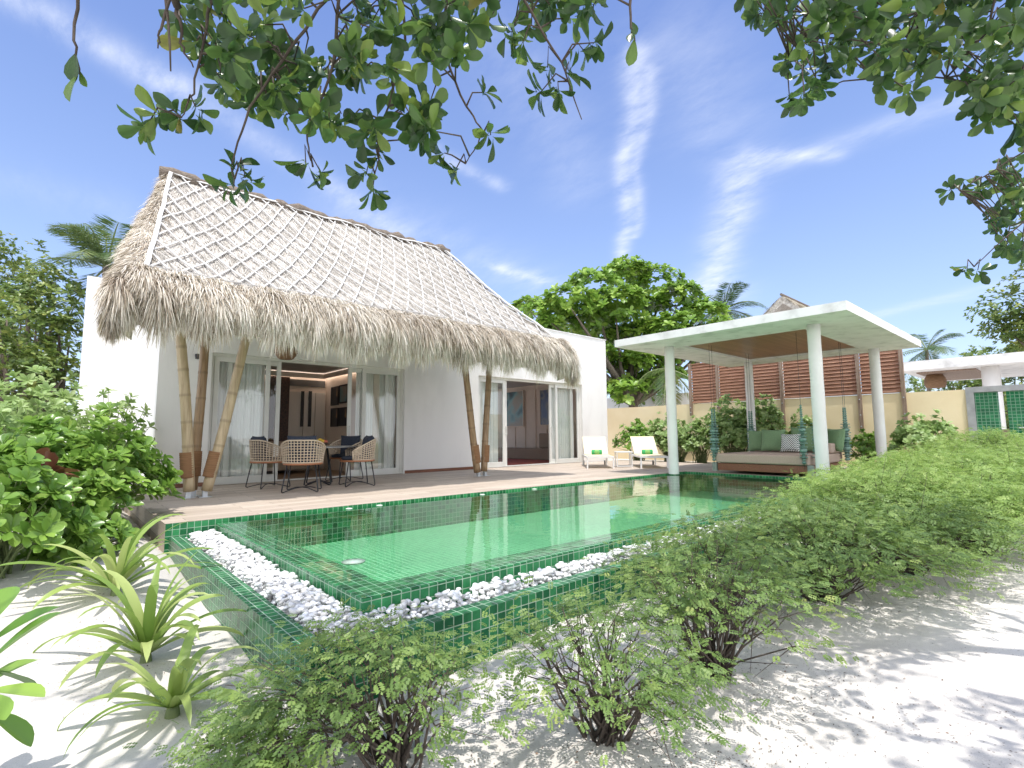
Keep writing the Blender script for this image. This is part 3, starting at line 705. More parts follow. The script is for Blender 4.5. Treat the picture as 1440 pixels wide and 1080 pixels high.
def door_leaf(x0, x1, yp, top, handle=None):
    f = MB(); t = .09; y0, y1 = yp-.022, yp+.022
    f.box(x0, x0+t, y0, y1, .03, top).box(x1-t, x1, y0, y1, .03, top)
    f.box(x0+t, x1-t, y0+.002, y1-.002, .03, .15).box(x0+t, x1-t, y0+.002, y1-.002, top-.1, top)
    o = f.build('sliding_door', M['frame'], villa, bevel=.004)
    g = MB().add([(x0+t, yp, .15), (x1-t, yp, .15), (x1-t, yp, top-.1), (x0+t, yp, top-.1)], [(0, 1, 2, 3)]).build('pane', M['glass'], villa)
    g.parent = o
    if handle:
        h = MB().box(handle-.012, handle+.012, y0-.05, y0-.035, .95, 1.2).box(handle-.012, handle+.012, y0-.036, y0, .96, .985).box(handle-.012, handle+.012, y0-.036, y0, 1.165, 1.19).build('handle', M['frame'], villa)
        h.parent = o
T1 = D1[2]-.06; T2 = D2[2]-.06
door_leaf(2.35, 3.42, 11.66, T1); door_leaf(2.60, 3.66, 11.72, T1)
door_leaf(5.20, 6.26, 11.72, T1, 5.25); door_leaf(5.54, 6.57, 11.66, T1)
door_leaf(9.08, 10.12, 11.66, T2); door_leaf(9.2, 10.24, 11.72, T2, 10.19)
door_leaf(12.1, 13.2, 11.72, T2, 12.15); door_leaf(12.33, 13.49, 11.66, T2)
for (a, b, t) in (D1, D2):
    fr = MB(); fr.box(a, a+.06, 11.62, 11.755, 0, t).box(b-.06, b, 11.62, 11.755, 0, t).box(a+.06, b-.06, 11.622, 11.753, t-.06, t).box(a+.06, b-.06, 11.622, 11.753, 0, .028)
    fr.build('door_frame', M['frame'], villa)

def curtain(x0, x1, top, label, ph=0):
    n = int((x1-x0)/.012)
    def f(u, v):
        x = x0+(x1-x0)*u
        return (x, 11.82+.022*sin(x*42+ph+1.2*sin(x*7))*(.7+.3*v)+.012*sin(x*97), .03+(top-.03)*v)
    o = MB().grid(f, n, 6).build('curtain', M['curtain'], loc=((x0+x1)/2, 11.93, .03), smooth=True)
    tag(o, label, 'curtain', 'sheer curtains inside the glass doors')
curtain(2.36, 3.36, 2.6, 'sheer curtain behind the glass door nearest the three bamboo posts')
curtain(5.45, 6.52, 2.6, 'sheer curtain behind the glass right of the dining table', 2)
curtain(9.1, 10.0, 2.6, 'sheer curtain behind the glass next to the pair of bamboo posts', 1)
curtain(12.15, 13.42, 2.6, 'sheer curtain behind the glass door beside the sun loungers', 4)

# thatched roof -----------------------------------------------------------
YR, ZR = 11.7, 6.12
def roof_pt(v, c, lift=0.0):
    """v signed slope coordinate (|v|<=1 lattice zone, 1..2 eave roll); c 0..1 across, <0 or >1 end roll (to 1 unit)"""
    sv = 1 if v <= 0 else -1      # v<0 : front
    a = abs(v); s = min(a, 1)
    xl = 1.42-(.62 if v <= 0 else -.3)*s; xr = 7.94+.85*s
    z = ZR-2.93*s-.10*sin(pi*s); y = YR-sv*3.38*s
    dn1 = 0; dn2 = 0; x = xl+(xr-xl)*min(max(c, 0), 1)
    if a > 1:
        r = a-1
        if r < .6: ph = r/.6*pi/2; y -= sv*.42*sin(ph); dn1 = .16*(r/.6)+.30*(1-cos(ph))
        else: y -= sv*(.42-.06*(r-.6)/.4); dn1 = .46+.20*(r-.6)/.4
    e = -c if c < 0 else (c-1 if c > 1 else 0)
    if e > 0:
        ro = .13+((.24 if c < 0 else .10) if v <= 0 else .05)*min(1, s*1.6); sx = -1 if c < 0 else 1
        if e < .6: ph = e/.6*pi/2; x += sx*ro*sin(ph); dn2 = .32*(1-cos(ph))
        else: x += sx*(ro-.05*(e-.6)/.4); dn2 = .32+.30*(e-.6)/.4*min(1, .25+s)
    q = max(dn1, dn2, (dn1**2+dn2**2)**.5*.97)
    # uneven thatch
    q += .025*sin(3.1*x+1.7*y)*sin(2.3*y+.4)+.012*sin(9*x+2)*sin(8*y)
    return np.array([x, y, z-q])
vs_ = np.concatenate([np.linspace(-2, -1, 13), np.linspace(-1, .95, 41)[1:]])
cs_ = np.concatenate([np.linspace(-1, 0, 11), np.linspace(0, 1, 41)[1:-1], np.linspace(1, 2, 11)])
RG = np.array([[roof_pt(v, c) for c in cs_] for v in vs_]); nr, nc = RG.shape[:2]
idx = np.arange(nr*nc).reshape(nr, nc)
Fq = np.stack([idx[:-1, :-1], idx[:-1, 1:], idx[1:, 1:], idx[1:, :-1]], -1).reshape(-1, 4)
# underside: shrunken copy pulled inwards
ctr = np.array([4.7, YR, 0])
RU = RG.copy(); RU[..., 0] = 4.7+(RG[..., 0]-4.7)*.95; RU[..., 1] = YR+(RG[..., 1]-YR)*.93; RU[..., 2] -= .10
RU[..., 2] = np.minimum(RU[..., 2], ZR-.35)
V = np.concatenate([RG.reshape(-1, 3), RU.reshape(-1, 3)]); n0 = nr*nc
bd = np.concatenate([idx[0, :], idx[1:, -1], idx[-1, -2::-1], idx[-2:0:-1, 0]])
rim = np.stack([bd, np.roll(bd, -1), np.roll(bd, -1)+n0, bd+n0], -1)
roof = fast_mesh('thatched_roof', M['thatch'], V, np.concatenate([Fq, Fq[:, ::-1]+n0, rim]), None, parent=villa, smooth=True)
def roof_frame(v, c, e=.01):
    p = roof_pt(v, c); dv = roof_pt(v+e*(-1 if v < 0 else 1), c)-p; dc = roof_pt(v, c+e)-p
    n = np.cross(dc, dv)*(1 if v < 0 else -1); n = -n/np.linalg.norm(n)
    if n[2] < -0.3: n = -n
    return p, dv/np.linalg.norm(dv), n
def straw(samples, lmin, lmax, out, wid, droop, name, vmin=0, vmax=1, mat='straw', clump=0.0):
    P = []; D1_ = []; Nn = []
    for v, c in samples:
        p, t, n = roof_frame(v, c)
        if n @ (p-np.array([4.7, YR, 3])) < 0: n = -n
        g = np.array([0, 0, -1.]); tg = g-n*(g@n); tg /= np.linalg.norm(tg)+1e-9
        e = -c if c < 0 else (c-1 if c > 1 else 0)
        P.append(p); D1_.append(tg); Nn.append(n)
    P = np.array(P); T = np.array(D1_); Nn = np.array(Nn); n = len(P)
    ln = rng.uniform(lmin, lmax, n)[:, None]
    side = nrm(np.cross(T, Nn))
    al = P[:, 0]+P[:, 1]*.6; c1 = np.sin(al*9.1+1.3*np.sin(al*3.3)); c2 = np.sin(al*23+2*np.sin(al*5.1)+P[:, 2]*6)
    ln = ln*(1+clump*(.35*c1+.25*c2))[:, None]
    lean = (clump*(.10*np.cos(al*9.1+1.3*np.sin(al*3.3))+.16*np.cos(al*23+2*np.sin(al*5.1)+P[:, 2]*6)))[:, None]
    d0 = nrm(T+Nn*(out*rng.uniform(.2, 1.2, (n, 1)))+side*(lean+rng.normal(0, .2, (n, 1))))
    d1 = nrm(d0+np.array([0, 0, -droop])+rng.normal(0, .10, (n, 3)))
    P = P+Nn*rng.uniform(-.02, .02, (n, 1))
    p1 = P+d0*ln*.5; p2 = p1+d1*ln*.5
    wv_ = nrm(side+rng.normal(0, .35, (n, 3)))*(rng.uniform(.55, 1.3, (n, 1))*wid)
    V = np.stack([P-wv_, P+wv_, p1-wv_*.8, p1+wv_*.8, p2-wv_*.12, p2+wv_*.12], 1).reshape(-1, 3)
    o = (np.arange(n)*6)[:, None]
    F = np.concatenate([o+np.array([[0, 1, 3, 2]]), o+np.array([[2, 3, 5, 4]])])
    cl_ = .5+.5*np.sin(P[:, 0]*5.3+2*np.sin(P[:, 0]*1.7)+P[:, 2]*2)
    rv = rng.random(n); rv = rv*rv*(3-2*rv)
    var = np.clip(vmin+(vmax-vmin)*(rv*.75+.25*(.5+.5*c2*clump))+.16*np.sin(P[:, 0]*1.9+1.7*np.sin(P[:, 2]*2.3))*np.sin(P[:, 2]*3.1+P[:, 0]*.8+1.0), 0, 1)
    fast_mesh(name, M[mat], V, F, np.repeat(var, 6), villa).parent = roof
R_ = np.random.default_rng(5)
front = [(-R_.uniform(1.0, 2.0)**1.0, R_.uniform(-1, 2)) if R_.random() < .3 else (-R_.uniform(1.0, 2.0), R_.uniform(-.1, 1.1)) for _ in range(36000)]
straw(front, .18, .36, .42, .0056, .75, 'eave_fringe', 0, 1, 'straw', 1.0)
edge = [(-2.0+R_.random()*.25, R_.uniform(-.6, 1.6)) for _ in range(5200)]
straw(edge, .12, .36, .2, .0062, .9, 'hanging_fringe', 0.1, 1, 'straw_tan', 1.3)
lend = [(R_.uniform(-1.3, .2), R_.uniform(-1, .02)) for _ in range(11000)]
straw(lend, .14, .28, .28, .0055, .25, 'end_thatch', 0, 1, 'straw', .7)
slope = [(-R_.uniform(.0, 1.02), R_.uniform(-.02, 1.02)) for _ in range(17000)]
straw(slope, .18, .34, .07, .0055, .0, 'slope_thatch', .1, 1, 'straw_grey', .5)
rend = [(R_.uniform(-1.3, 0), R_.uniform(1, 2)) for _ in range(3000)]
straw(rend, .16, .32, .4, .006, .25, 'far_end_thatch')
# ridge roll
rp = [np.array([x, YR+.02*sin(x*3), ZR+.0+.025*sin(x*5.1)+.015*sin(x*13)]) for x in np.linspace(1.24, 8.05, 60)]
rd = MB().tube(rp, [.115+.02*sin(i*1.7)+.012*sin(i*4.1) for i in range(60)], 12).build('ridge_cap', M['ridge'], villa, smooth=True); rd.parent = roof
# lattice of slats
lt = MB()
def slat(a, b, wd=.024, lift=.035, nseg=14):
    pts_ = []
    for i in range(nseg+1):
        k = i/nseg; v = -(a[0]+(b[0]-a[0])*k); c = a[1]+(b[1]-a[1])*k
        p, t, n = roof_frame(min(v, -.004), c)
        if n[2] < 0: n = -n
        pts_.append((p, n))
    for i in range(nseg):
        (p, n), (q, m_) = pts_[i], pts_[i+1]
        d_ = q-p; s_ = np.cross(d_, n); s_ /= np.linalg.norm(s_); s_ *= wd
        lo = lift; hi = lift+.016
        lt.add([p-s_+n*lo, p+s_+n*lo, q+s_+m_*lo, q-s_+m_*lo, p-s_+n*hi, p+s_+n*hi, q+s_+m_*hi, q-s_+m_*hi], [(4, 5, 6, 7), (0, 4, 7, 3), (1, 2, 6, 5), (0, 3, 2, 1), (0, 1, 5, 4), (3, 7, 6, 2)])
ND = 22; run = 6.3   # cells crossed from eave to ridge
for k in range(-7, ND+1):
    for sg in (1, -1):
        # line: c = (k + sg*run*(1-v))/ND  with v=1 at the eave
        base = k if sg > 0 else k+run+.5
        def cv_(v): return (base+sg*run*(1-v))/ND
        lo, hi = 0.02, 1.0
        vsn = [v for v in np.linspace(.02, 1, 200) if 0 <= cv_(v) <= 1]
        if len(vsn) < 4: continue
        slat((vsn[0], cv_(vsn[0])), (vsn[-1], cv_(vsn[-1])), .0125, .03 if sg > 0 else .047)
slat((1.0, -.004), (1.0, 1.004), .03, .066, 40); slat((.015, 0), (1.0, 0), .03, .068, 20); slat((.015, 1), (1.0, 1), .04, .068, 20); slat((.02, 0), (.02, 1), .025, .066, 30)
lo_ = lt.build('lattice', M['lattice'], villa); lo_.parent = roof

# bamboo posts
def bamboo(a, b, r0, r1, mat, name='bamboo_post', wrap=True):
    a, b = np.array(a), np.array(b); n = 40; pts_ = []; rad = []; vr = []
    nodes = np.cumsum([.30]+[.36+.1*random.random() for _ in range(12)]); ln = np.linalg.norm(b-a); ph = random.random()*6
    ks = sorted(set(list(np.linspace(0, 1, 24))+[min(1, x/ln+dx) for x in nodes for dx in (-.012, -.004, .004, .012) if x < ln-.05]))
    side = nrm(np.cross(b-a, [0.2, 1, 0]))
    for k in ks:
        d_ = min(abs(k*ln-x) for x in nodes); nd = max(0, 1-d_/.025)
        pts_.append(a+(b-a)*k+side*.025*sin(k*3.2+ph)); rad.append(r0+(r1-r0)*k+.006*nd); vr.append(.38 if d_ < .012 else .0)
    o = MB().tube(pts_, rad, 14, vars_=vr).build(name, mat, villa, smooth=True)
    if wrap:
        c_ = [a+(b-a)*k for k in np.linspace(.075, .215, 24)]
        MB().tube(c_, [r0+.012+(.004 if i % 2 else 0) for i in range(24)], 14).build('rope_wrap', M['rope'], villa, smooth=True).parent = o
        p0 = a
        MB().box(p0[0]-.035, p0[0]+.035, p0[1]-.03, p0[1]+.03, 0, .16).box(p0[0]-.09, p0[0]+.09, p0[1]-.08, p0[1]+.08, 0, .008).build('foot_bracket', M['steel'], villa).parent = o
    return o
bamboo((1.64, 9.5, .10), (1.38, 9.45, 2.95), .082, .07, M['bamboo'])
bamboo((1.75, 9.72, .10), (1.80, 9.8, 3.0), .075, .065, M['bamboo2'])
bamboo((1.86, 9.44, .10), (2.42, 9.35, 2.95), .08, .07, M['bamboo'])
bamboo((7.42, 9.5, .10), (6.86, 9.4, 2.95), .082, .07, M['bamboo2'])
bamboo((7.62, 9.5, .10), (7.84, 9.6, 2.95), .078, .068, M['bamboo2'])
for a, b in (((.9, 8.6, 2.95), (1.7, 11.3, 4.2)), ((2.55, 8.75, 2.78), (2.75, 11.4, 3.7)), ((6.6, 8.75, 2.62), (7.3, 11.4, 3.6)), ((7.6, 8.75, 2.66), (7.75, 11.4, 3.6)), ((7.9, 9.1, 2.75), (8.5, 11.4, 3.6)), ((1.1, 9.3, 2.72), (1.2, 9.9, 2.72))):
    bamboo(a, b, .06, .055, M['bamboo'] if a[0] < 4 else M['bamboo2'], 'bamboo_beam', False)
bamboo((.75, 9.45, 2.97), (8.3, 9.45, 2.97), .055, .05, M['bamboo'], 'bamboo_beam', False)
# wall lamp by the door
MB().box(1.98, 2.02, YF-.10, YF, 2.52, 2.56).lathe((2.0, YF-.12, 2.46), [(.0, 0), (.035, 0), (.035, .1), (0, .1)], 12).build('wall_lamp', M['black'], villa)
# pendant under the eave
pp = on(402, 498, 1, 10.2); pl = thing('pendant_lamp', tuple(pp+np.array([0, 0, .35])), 'orange rattan pendant lamp hanging under the thatched eave', 'lamp')
prof = []
for i in range(15):
    k = i/14; prof.append((.20*sin(pi*(.2+.72*k))*(1+.06*(i % 2)), -.10+.34*k))
MB().lathe(pp, prof, 22).build('rattan_shade', M['basket'], pl, smooth=True)
MB().tube([pp+np.array([0, 0, .24]), pp+np.array([0, 0, 1.3])], .006, 6).build('cord', M['black'], pl)

# room contents -------------------------------------------------------------
def picture(cx, cy, cz, w_, h_, mat, label, axis_='x'):
    # hangs on a wall facing -X
    f = MB(); t = .04; x1 = cx; x0 = cx-.035
    f.box(x0, x1, cy-w_/2-t, cy-w_/2, cz-h_/2-t, cz+h_/2+t).box(x0, x1, cy+w_/2, cy+w_/2+t, cz-h_/2-t, cz+h_/2+t)
    f.box(x0, x1, cy-w_/2, cy+w_/2, cz-h_/2-t, cz-h_/2).box(x0, x1, cy-w_/2, cy+w_/2, cz+h_/2, cz+h_/2+t)
    th = thing('painting', (cx, cy, cz), label, 'picture', 'framed pictures on the villa walls')
    f.build('frame', M['wall_in'] if w_ > .6 else M['black'], th); MB().box(cx-.02, cx-.002, cy-w_/2, cy+w_/2, cz-h_/2, cz+h_/2).build('canvas', mat, th)
def pic_px(X, x0, y0, x1, y1, mat, label):
    a = on(x0, (y0+y1)/2, 0, X)[1]; b = on(x1, (y0+y1)/2, 0, X)[1]; z0 = on((x0+x1)/2, y1, 0, X)[2]; z1 = on((x0+x1)/2, y0, 0, X)[2]
    picture(X, (a+b)/2, (z0+z1)/2, abs(a-b), z1-z0, mat, label)
pic_px(14.46, 713, 551, 736, 599, M['art_teal'], 'large teal swirl painting in the right room, nearer the left doorway')
pic_px(14.46, 760.5, 548, 781, 597, M['art_blue'], 'large blue wave painting in the right room, beside the right hand door')
pic_px(5.89, 467.5, 546, 476, 568, M['art_dark'], 'small dark print in the dining room, upper left of four')
pic_px(5.89, 479, 543, 489, 565, M['art_teal'], 'small teal print in the dining room, upper right of four')
pic_px(5.89, 467, 576, 475.5, 598, M['art_dark'], 'small dark print in the dining room, lower left of four')
pic_px(5.89, 478.5, 575, 488.5, 597, M['art_dark'], 'small dark floral print in the dining room, lower right of four')
sf = thing('day_sofa', (14, 14.5, 0), 'sand coloured built-in sofa in the right hand room', 'sofa')
MB().box(13.75, 14.46, 13.0, 16.9, .0, .42).build('seat_base', M['sofa'], sf, bevel=.03)
MB().box(14.2, 14.44, 13.2, 14.35, .425, 1.0).build('back_cushion', M['sofa'], sf, bevel=.05)
tag(MB().box(10.3, 13.7, 12.3, 16.8, -.002, .008).build('rug', M['rug'], loc=(12, 14, 0)), 'red patterned rug on the floor of the right hand room', 'rug')
s2 = thing('sofa', (4.0, 14.0, 0), 'pale sofa seen through the open door behind the dining table', 'sofa')
MB().box(3.0, 5.2, 13.7, 14.5, .08, .44).build('seat', M['sofa'], s2, bevel=.05)
MB().box(3.0, 5.2, 14.45, 14.68, .1, .82).build('backrest', M['sofa'], s2, bevel=.06)
# ------------------------------------------------------------------ furniture
def pillow_mb(w_, h_, t_, n=16):
    m = MB()
    def f(sgn):
        def g(u, v):
            a, b = 2*u-1, 2*v-1
            k = max(0, (1-a**4))**.5*max(0, (1-b**4))**.5
            pin = 1-.07*(1-abs(a)**2)*(abs(b)**3)
            pin2 = 1-.07*(1-abs(b)**2)*(abs(a)**3)
            return (a*w_/2*pin2, sgn*t_/2*k, b*h_/2*pin)
        return g
    m.grid(f(-1), n, n, uvs=True); m.grid(f(1), n, n, flip=True, uvs=True); return m
def rim_pts(a0, a1, n, rx, ry, zf, flare=1.0):
    return [(rx*flare*sin(a), -ry*flare*cos(a), zf(a)) for a in np.linspace(a0, a1, n)]
def make_chair():
    r = thing('woven_dining_chair', (0, 0, 0), 'chair', 'chair', 'woven chairs around the dining table')
    A = radians(118)
    def top(a): return .83-.20*max(0, (abs(a)-radians(35))/(A-radians(35)))**1.4
    w_ = MB()
    zb = .475
    def P_(a, k):
        f = 1+.10*k; z = zb+(top(a)-zb)*k
        return (.285*f*sin(a), -.27*f*cos(a), z)
    w_.tube([P_(a, 1) for a in np.linspace(-A, A, 40)], .013, 7); w_.tube([P_(a, 0) for a in np.linspace(-A, A, 36)], .011, 7)
    for sg in (-1, 1): w_.tube([P_(sg*A, k) for k in (0, .5, 1)], .013, 7)
    for a in np.linspace(-A, A, 27)[1:-1]: w_.tube([P_(a, k) for k in (0, .5, 1)], .0075, 5, cap=False)
    for k in (1/8, 2/8, 3/8, 4/8, 5/8, 6/8, 7/8): w_.tube([P_(a, k) for a in np.linspace(-A, A, 34)], .0075, 5, cap=False)
    w_.build('woven_shell', M['rattan'], r, smooth=True)
    MB().lathe((0, 0, .435), [(0, 0), (.275, 0), (.29, .012), (.285, .03), (0, .03)], 32).build('seat_base', M['teak'], r, smooth=False)
    MB().lathe((0, .02, .466), [(0, 0), (.22, 0), (.245, .025), (.235, .055), (.16, .072), (0, .076)], 28).build('seat_cushion', M['navy'], r, smooth=True)
    bc = pillow_mb(.42, .42, .16, 12)
    bc.v = [(x, y*1.0-.165-.10*(z+.1), z+.70) for x, y, z in bc.v]; bc.build('back_cushion', M['navy'], r, smooth=True)
    for sx in (-1, 1):
        for sy in (-1, 1):
            MB().tube([(sx*.20, sy*.19, .435), (sx*.25, sy*.24, .06), (sx*.253, sy*.243, .025), (sx*.24, sy*.23, .012)], .0095, 7).build('leg', M['black'], r, smooth=True)
    b = MB()
    for sx, sy in ((1, 1), (1, -1)):
        b.tube([(sx*.24, sy*.23, .012), (sx*.1, sy*.1, .062), (0, 0, .072), (-sx*.1, -sy*.1, .062), (-sx*.24, -sy*.23, .012)], .0085, 6)
    b.build('cross_brace', M['black'], r, smooth=True)
    return r
ch = make_chair()
tcx, tcy = 3.95, 10.15
spots = [((3.28, 9.15), 'woven chair with its back to the pool, in front of the table'),
         ((3.06, 10.3), 'woven chair left of the table with a navy back cushion'),
         ((4.42, 9.45), 'woven chair right of the table seen in profile'),
         ((4.75, 10.75), 'woven chair behind the table, mostly hidden by the tabletop')]
for i, ((x, y), lb) in enumerate(spots):
    rz = math.atan2(tcy-y, tcx-x)-pi/2
    if i == 2: rz = radians(78)
    if i == 1: rz = radians(-80)
    if i == 0: rz = radians(-27); ch.location = (x, y, 0); ch.rotation_euler = (0, 0, rz); ch['label'] = lb; ch.scale = (1.13, 1.13, 1.06)
    else: dup(ch, (x, y, 0), rz, lb)
tb = thing('dining_table', (tcx, tcy, 0), 'round grey dining table on black wire legs under the thatch', 'table')
MB().lathe((tcx, tcy, .725), [(0, 0), (.68, 0), (.70, .008), (.70, .02), (.69, .026), (0, .026)], 48).build('tabletop', M['tabletop'], tb)
for k in range(4):
    a = radians(20+90*k); MB().tube([(tcx+.2*cos(a), tcy+.2*sin(a), .724), (tcx+.34*cos(a), tcy+.34*sin(a), .03), (tcx+.30*cos(a), tcy+.30*sin(a), .014), (tcx+.04*cos(a), tcy+.04*sin(a), .08)], .014, 8).build('leg', M['black'], tb, smooth=True)
fb = thing('fruit_bowl', (tcx+.02, tcy-.05, .751), 'bowl of yellow and red fruit on the dining table', 'fruit bowl')
MB().lathe((tcx+.02, tcy-.05, .751), [(0, 0), (.07, 0), (.14, .05), (.15, .075), (.135, .07), (.06, .02), (0, .02)], 24).build('bowl', M['bowl'], fb, smooth=True)
for i, (dx, dy, dz, mt) in enumerate(((-.06, 0, .09, 'fruit'), (.0, -.05, .10, 'fruit'), (.07, .02, .085, 'fruit_red'), (-.01, .06, .12, 'fruit'), (.05, -.06, .09, 'fruit_red'))):
    V_ = IV*np.array([.05, .042, .04])+np.array([tcx+.02+dx, tcy-.05+dy, .751+dz])
    fast_mesh('fruit', M[mt], V_, IF, None, parent=fb, smooth=True)

def make_lounger():
    r = thing('sun_lounger', (0, 0, 0), 'lounger', 'sun lounger', 'cream sun loungers on the deck')
    # local: foot end at y=0, head towards +y, width along x
    f = MB(); W_ = .36; hz_ = .31
    for sx in (-1, 1): f.box(sx*W_-.018, sx*W_+.018, 0, 1.92, hz_-.025, hz_+.025)
    f.box(-W_+.018, W_-.018, 0, .035, hz_-.024, hz_+.022).box(-W_+.018, W_-.018, 1.885, 1.92, hz_-.024, hz_+.022).box(-W_+.018, W_-.018, 1.0, 1.03, hz_-.03, hz_+.0)
    f.build('frame', M['white_metal'], r, bevel=.006)
    for sx in (-1, 1):
        for y in (.03, 1.55): MB().box(sx*W_-.02, sx*W_+.02, y-.02, y+.02, 0, hz_-.026).build('leg', M['white_metal'], r)
        MB().tube([(sx*W_-sx*.05, 1.72, .07), (sx*W_-sx*.02, 1.72, .07)], .07, 16).build('wheel', M['black'], r)
    MB().box(-W_+.02, W_-.02, .04, 1.08, hz_+.026, hz_+.04).build('seat_sling', M['sling'], r)
    a = radians(40); b = MB()
    b.obox((0, 1.08+.40*cos(a), hz_+.04+.40*sin(a)), (W_-.005, 0, 0), (0, .40*cos(a), .40*sin(a)), (0, -.012*sin(a), .012*cos(a)))
    b.build('backrest', M['sling'], r)
    s = MB()
    for sx in (-1, 1): s.tube([(sx*(W_-.03), 1.08+.6*cos(a), hz_+.04+.6*sin(a)-.02), (sx*(W_-.03), 1.75, hz_)], .012, 6)
    s.build('back_strut', M['white_metal'], r)
    return r
def make_towel():
    V_ = MB(); V_.tube([(-.15, 0, 0), (-.145, 0, 0), (.145, 0, 0), (.15, 0, 0)], [.062, .07, .07, .062], 20)
    o = V_.build('rolled_towel', M['towel'], loc=(0, 0, 0), smooth=True); return o
lo1 = make_lounger()
rz = radians(-45)
def lpos(o, l): return (o[0]+cos(rz)*l[0]-sin(rz)*l[1], o[1]+sin(rz)*l[0]+cos(rz)*l[1], l[2])
LP = ((11.42, 9.1), (12.42, 8.02))
LL = ('cream sun lounger nearest the white villa wall, with a rolled green towel', 'cream sun lounger nearest the pavilion column, with a rolled green towel')
for i, p in enumerate(LP):
    if i == 0: lo1.location = (*p, 0); lo1.rotation_euler = (0, 0, rz); lo1['label'] = LL[0]
    else: dup(lo1, (*p, 0), rz, LL[1])
    tw = make_towel(); tw.location = lpos(p, (0, .93, .42)); tw.rotation_euler = (0, 0, rz)
    tag(tw, ('rolled green towel on the lounger nearest the villa wall', 'rolled green towel on the lounger nearest the pavilion column')[i], 'towel', 'rolled green towels on the loungers')
st = thing('side_table', (12.42, 9.05, 0), 'small white side table between the two sun loungers', 'side table')
ex, ey = np.array([cos(rz), sin(rz), 0]), np.array([-sin(rz), cos(rz), 0]); c_ = np.array([12.42, 9.05, 0])
MB().obox(c_+np.array([0, 0, .43]), ex*.24, ey*.22, np.array([0, 0, .014])).build('tabletop', M['white_metal'], st, bevel=.005)
for a in (-1, 1):
    for b in (-1, 1): MB().obox(c_+ex*.21*a+ey*.19*b+np.array([0, 0, .207]), ex*.013, ey*.013, np.array([0, 0, .207])).build('leg', M['white_metal'], st)
MB().obox(c_-ey*.19+np.array([0, 0, .03]), ex*.195, ey*.011, np.array([0, 0, .012])).obox(c_+ey*.19+np.array([0, 0, .03]), ex*.195, ey*.011, np.array([0, 0, .012])).build('rail', M['white_metal'], st)

# ------------------------------------------------------------------ pavilion
pv = thing('pavilion', (13.4, 5.1, 0), 'open white pavilion with flat roof and four round columns over the pool end', 'pavilion')
ZB = 3.08; sl_ = MB()
bx0, bx1, by0, by1 = 10.2, 16.25, 2.63, 7.6; wx0, wx1, wy0, wy1 = 11.46, 15.3, 3.73, 6.5
zt = 3.25
sl_.box(bx0, wx0, by0, by1, ZB, zt).box(wx1, bx1, by0, by1, ZB, zt).box(wx0, wx1, by0, wy0, ZB, zt).box(wx0, wx1, wy1, by1, ZB, zt).box(wx0, wx1, wy0, wy1, ZB+.09, zt-.001)
sl_.build('roof_slab', M['concrete_white'], pv)
MB().box(wx0, wx1, wy0, wy1, ZB+.05, ZB+.088).build('timber_ceiling', M['ceil_wood'], pv)
for (x, y) in ((11.22, 6.72), (11.12, 3.46), (15.62, 3.5), (15.62, 6.7)):
    nv = 14
    MB().lathe((x, y, 0), [(.122, -.4), (.122, .0)]+[(.117+.003*sin(i*1.9), ZB*i/nv) for i in range(1, nv+1)], 24).build('column', M['column_white'], pv, smooth=True)
MB().lathe((11.22, 6.72, -.4), [(.132, 0), (.132, .385)], 24).build('tile_collar', M['tile'], pv)

# swing bed
sb = thing('swing_daybed', (13.05, 5.0, 0), 'taupe swing daybed hung on teal bead strings inside the pavilion', 'daybed')
ax0, ax1, ay0, ay1 = 12.0, 14.15, 3.98, 6.05
MB().box(ax0+.03, ax1, ay0+.03, ay1-.03, .07, .24).build('timber_frame', M['wood_dark'], sb, bevel=.008)
MB().box(ax0-.01, ax1, ay0, ay1, .25, .465).build('mattress', M['taupe'], sb, bevel=.035)
MB().box(ax1-.02, ax1+.16, ay0+.02, ay1-.02, .25, .72).build('backrest', M['taupe'], sb, bevel=.04)
MB().box(ax1-.75, ax1-.03, ay0-.02, ay0+.17, .47, .70).build('armrest', M['taupe'], sb, bevel=.04)
def bead_string(x, y, zb_=.28, hgt=1.27):
    m = MB(); prof = []
    z = zb_
    def sph(r, k=7):
        nonlocal z
        for i in range(k+1):
            t = pi*i/k; prof.append((max(.008, r*sin(t)), z+r-r*cos(t)))
        z += 2*r
    def disc(r, h=.012):
        nonlocal z
        prof.extend([(.014, z), (r, z+.001), (r, z+h), (.014, z+h+.001)]); z += h+.001
    def cyl(r, h):
        nonlocal z
        prof.extend([(.014, z), (r*.85, z+.002), (r, z+h*.5), (r*.85, z+h-.002), (.014, z+h)]); z += h
    for _ in range(2): sph(.035)
    disc(.065, .02); cyl(.03, .05); disc(.07, .02); sph(.062); disc(.066, .02); cyl(.032, .06); disc(.072, .022); sph(.062); disc(.066, .02); cyl(.032, .05); disc(.072, .022); sph(.056); disc(.07, .02); cyl(.03, .05); disc(.066, .02)
    for r in (.028, .028, .026, .026, .024, .024, .022, .02): sph(r, 6)
    k = hgt/(z-zb_)
    prof = [(r*1.25, zb_+(q-zb_)*k) for r, q in prof]
    m.lathe((x, y, 0), prof, 14); ob = m.build('bead_string', M['teal'], sb, smooth=True)
    MB().tube([(x, y, zb_-.1), (x, y, ZB+.05)], .004, 6).build('rope', M['black'], sb)
for x, y in ((ax0-.02, ay1+.03), (ax0+.13, ay1+.04), (ax0-.04, ay0+.09), (ax0+.16, ay0-.10), (ax1-.05, ay0-.12), (ax1+.08, ay0-.12), (ax1-.05, ay1+.05), (ax1+.1, ay1+.05)):
    bead_string(x, y)
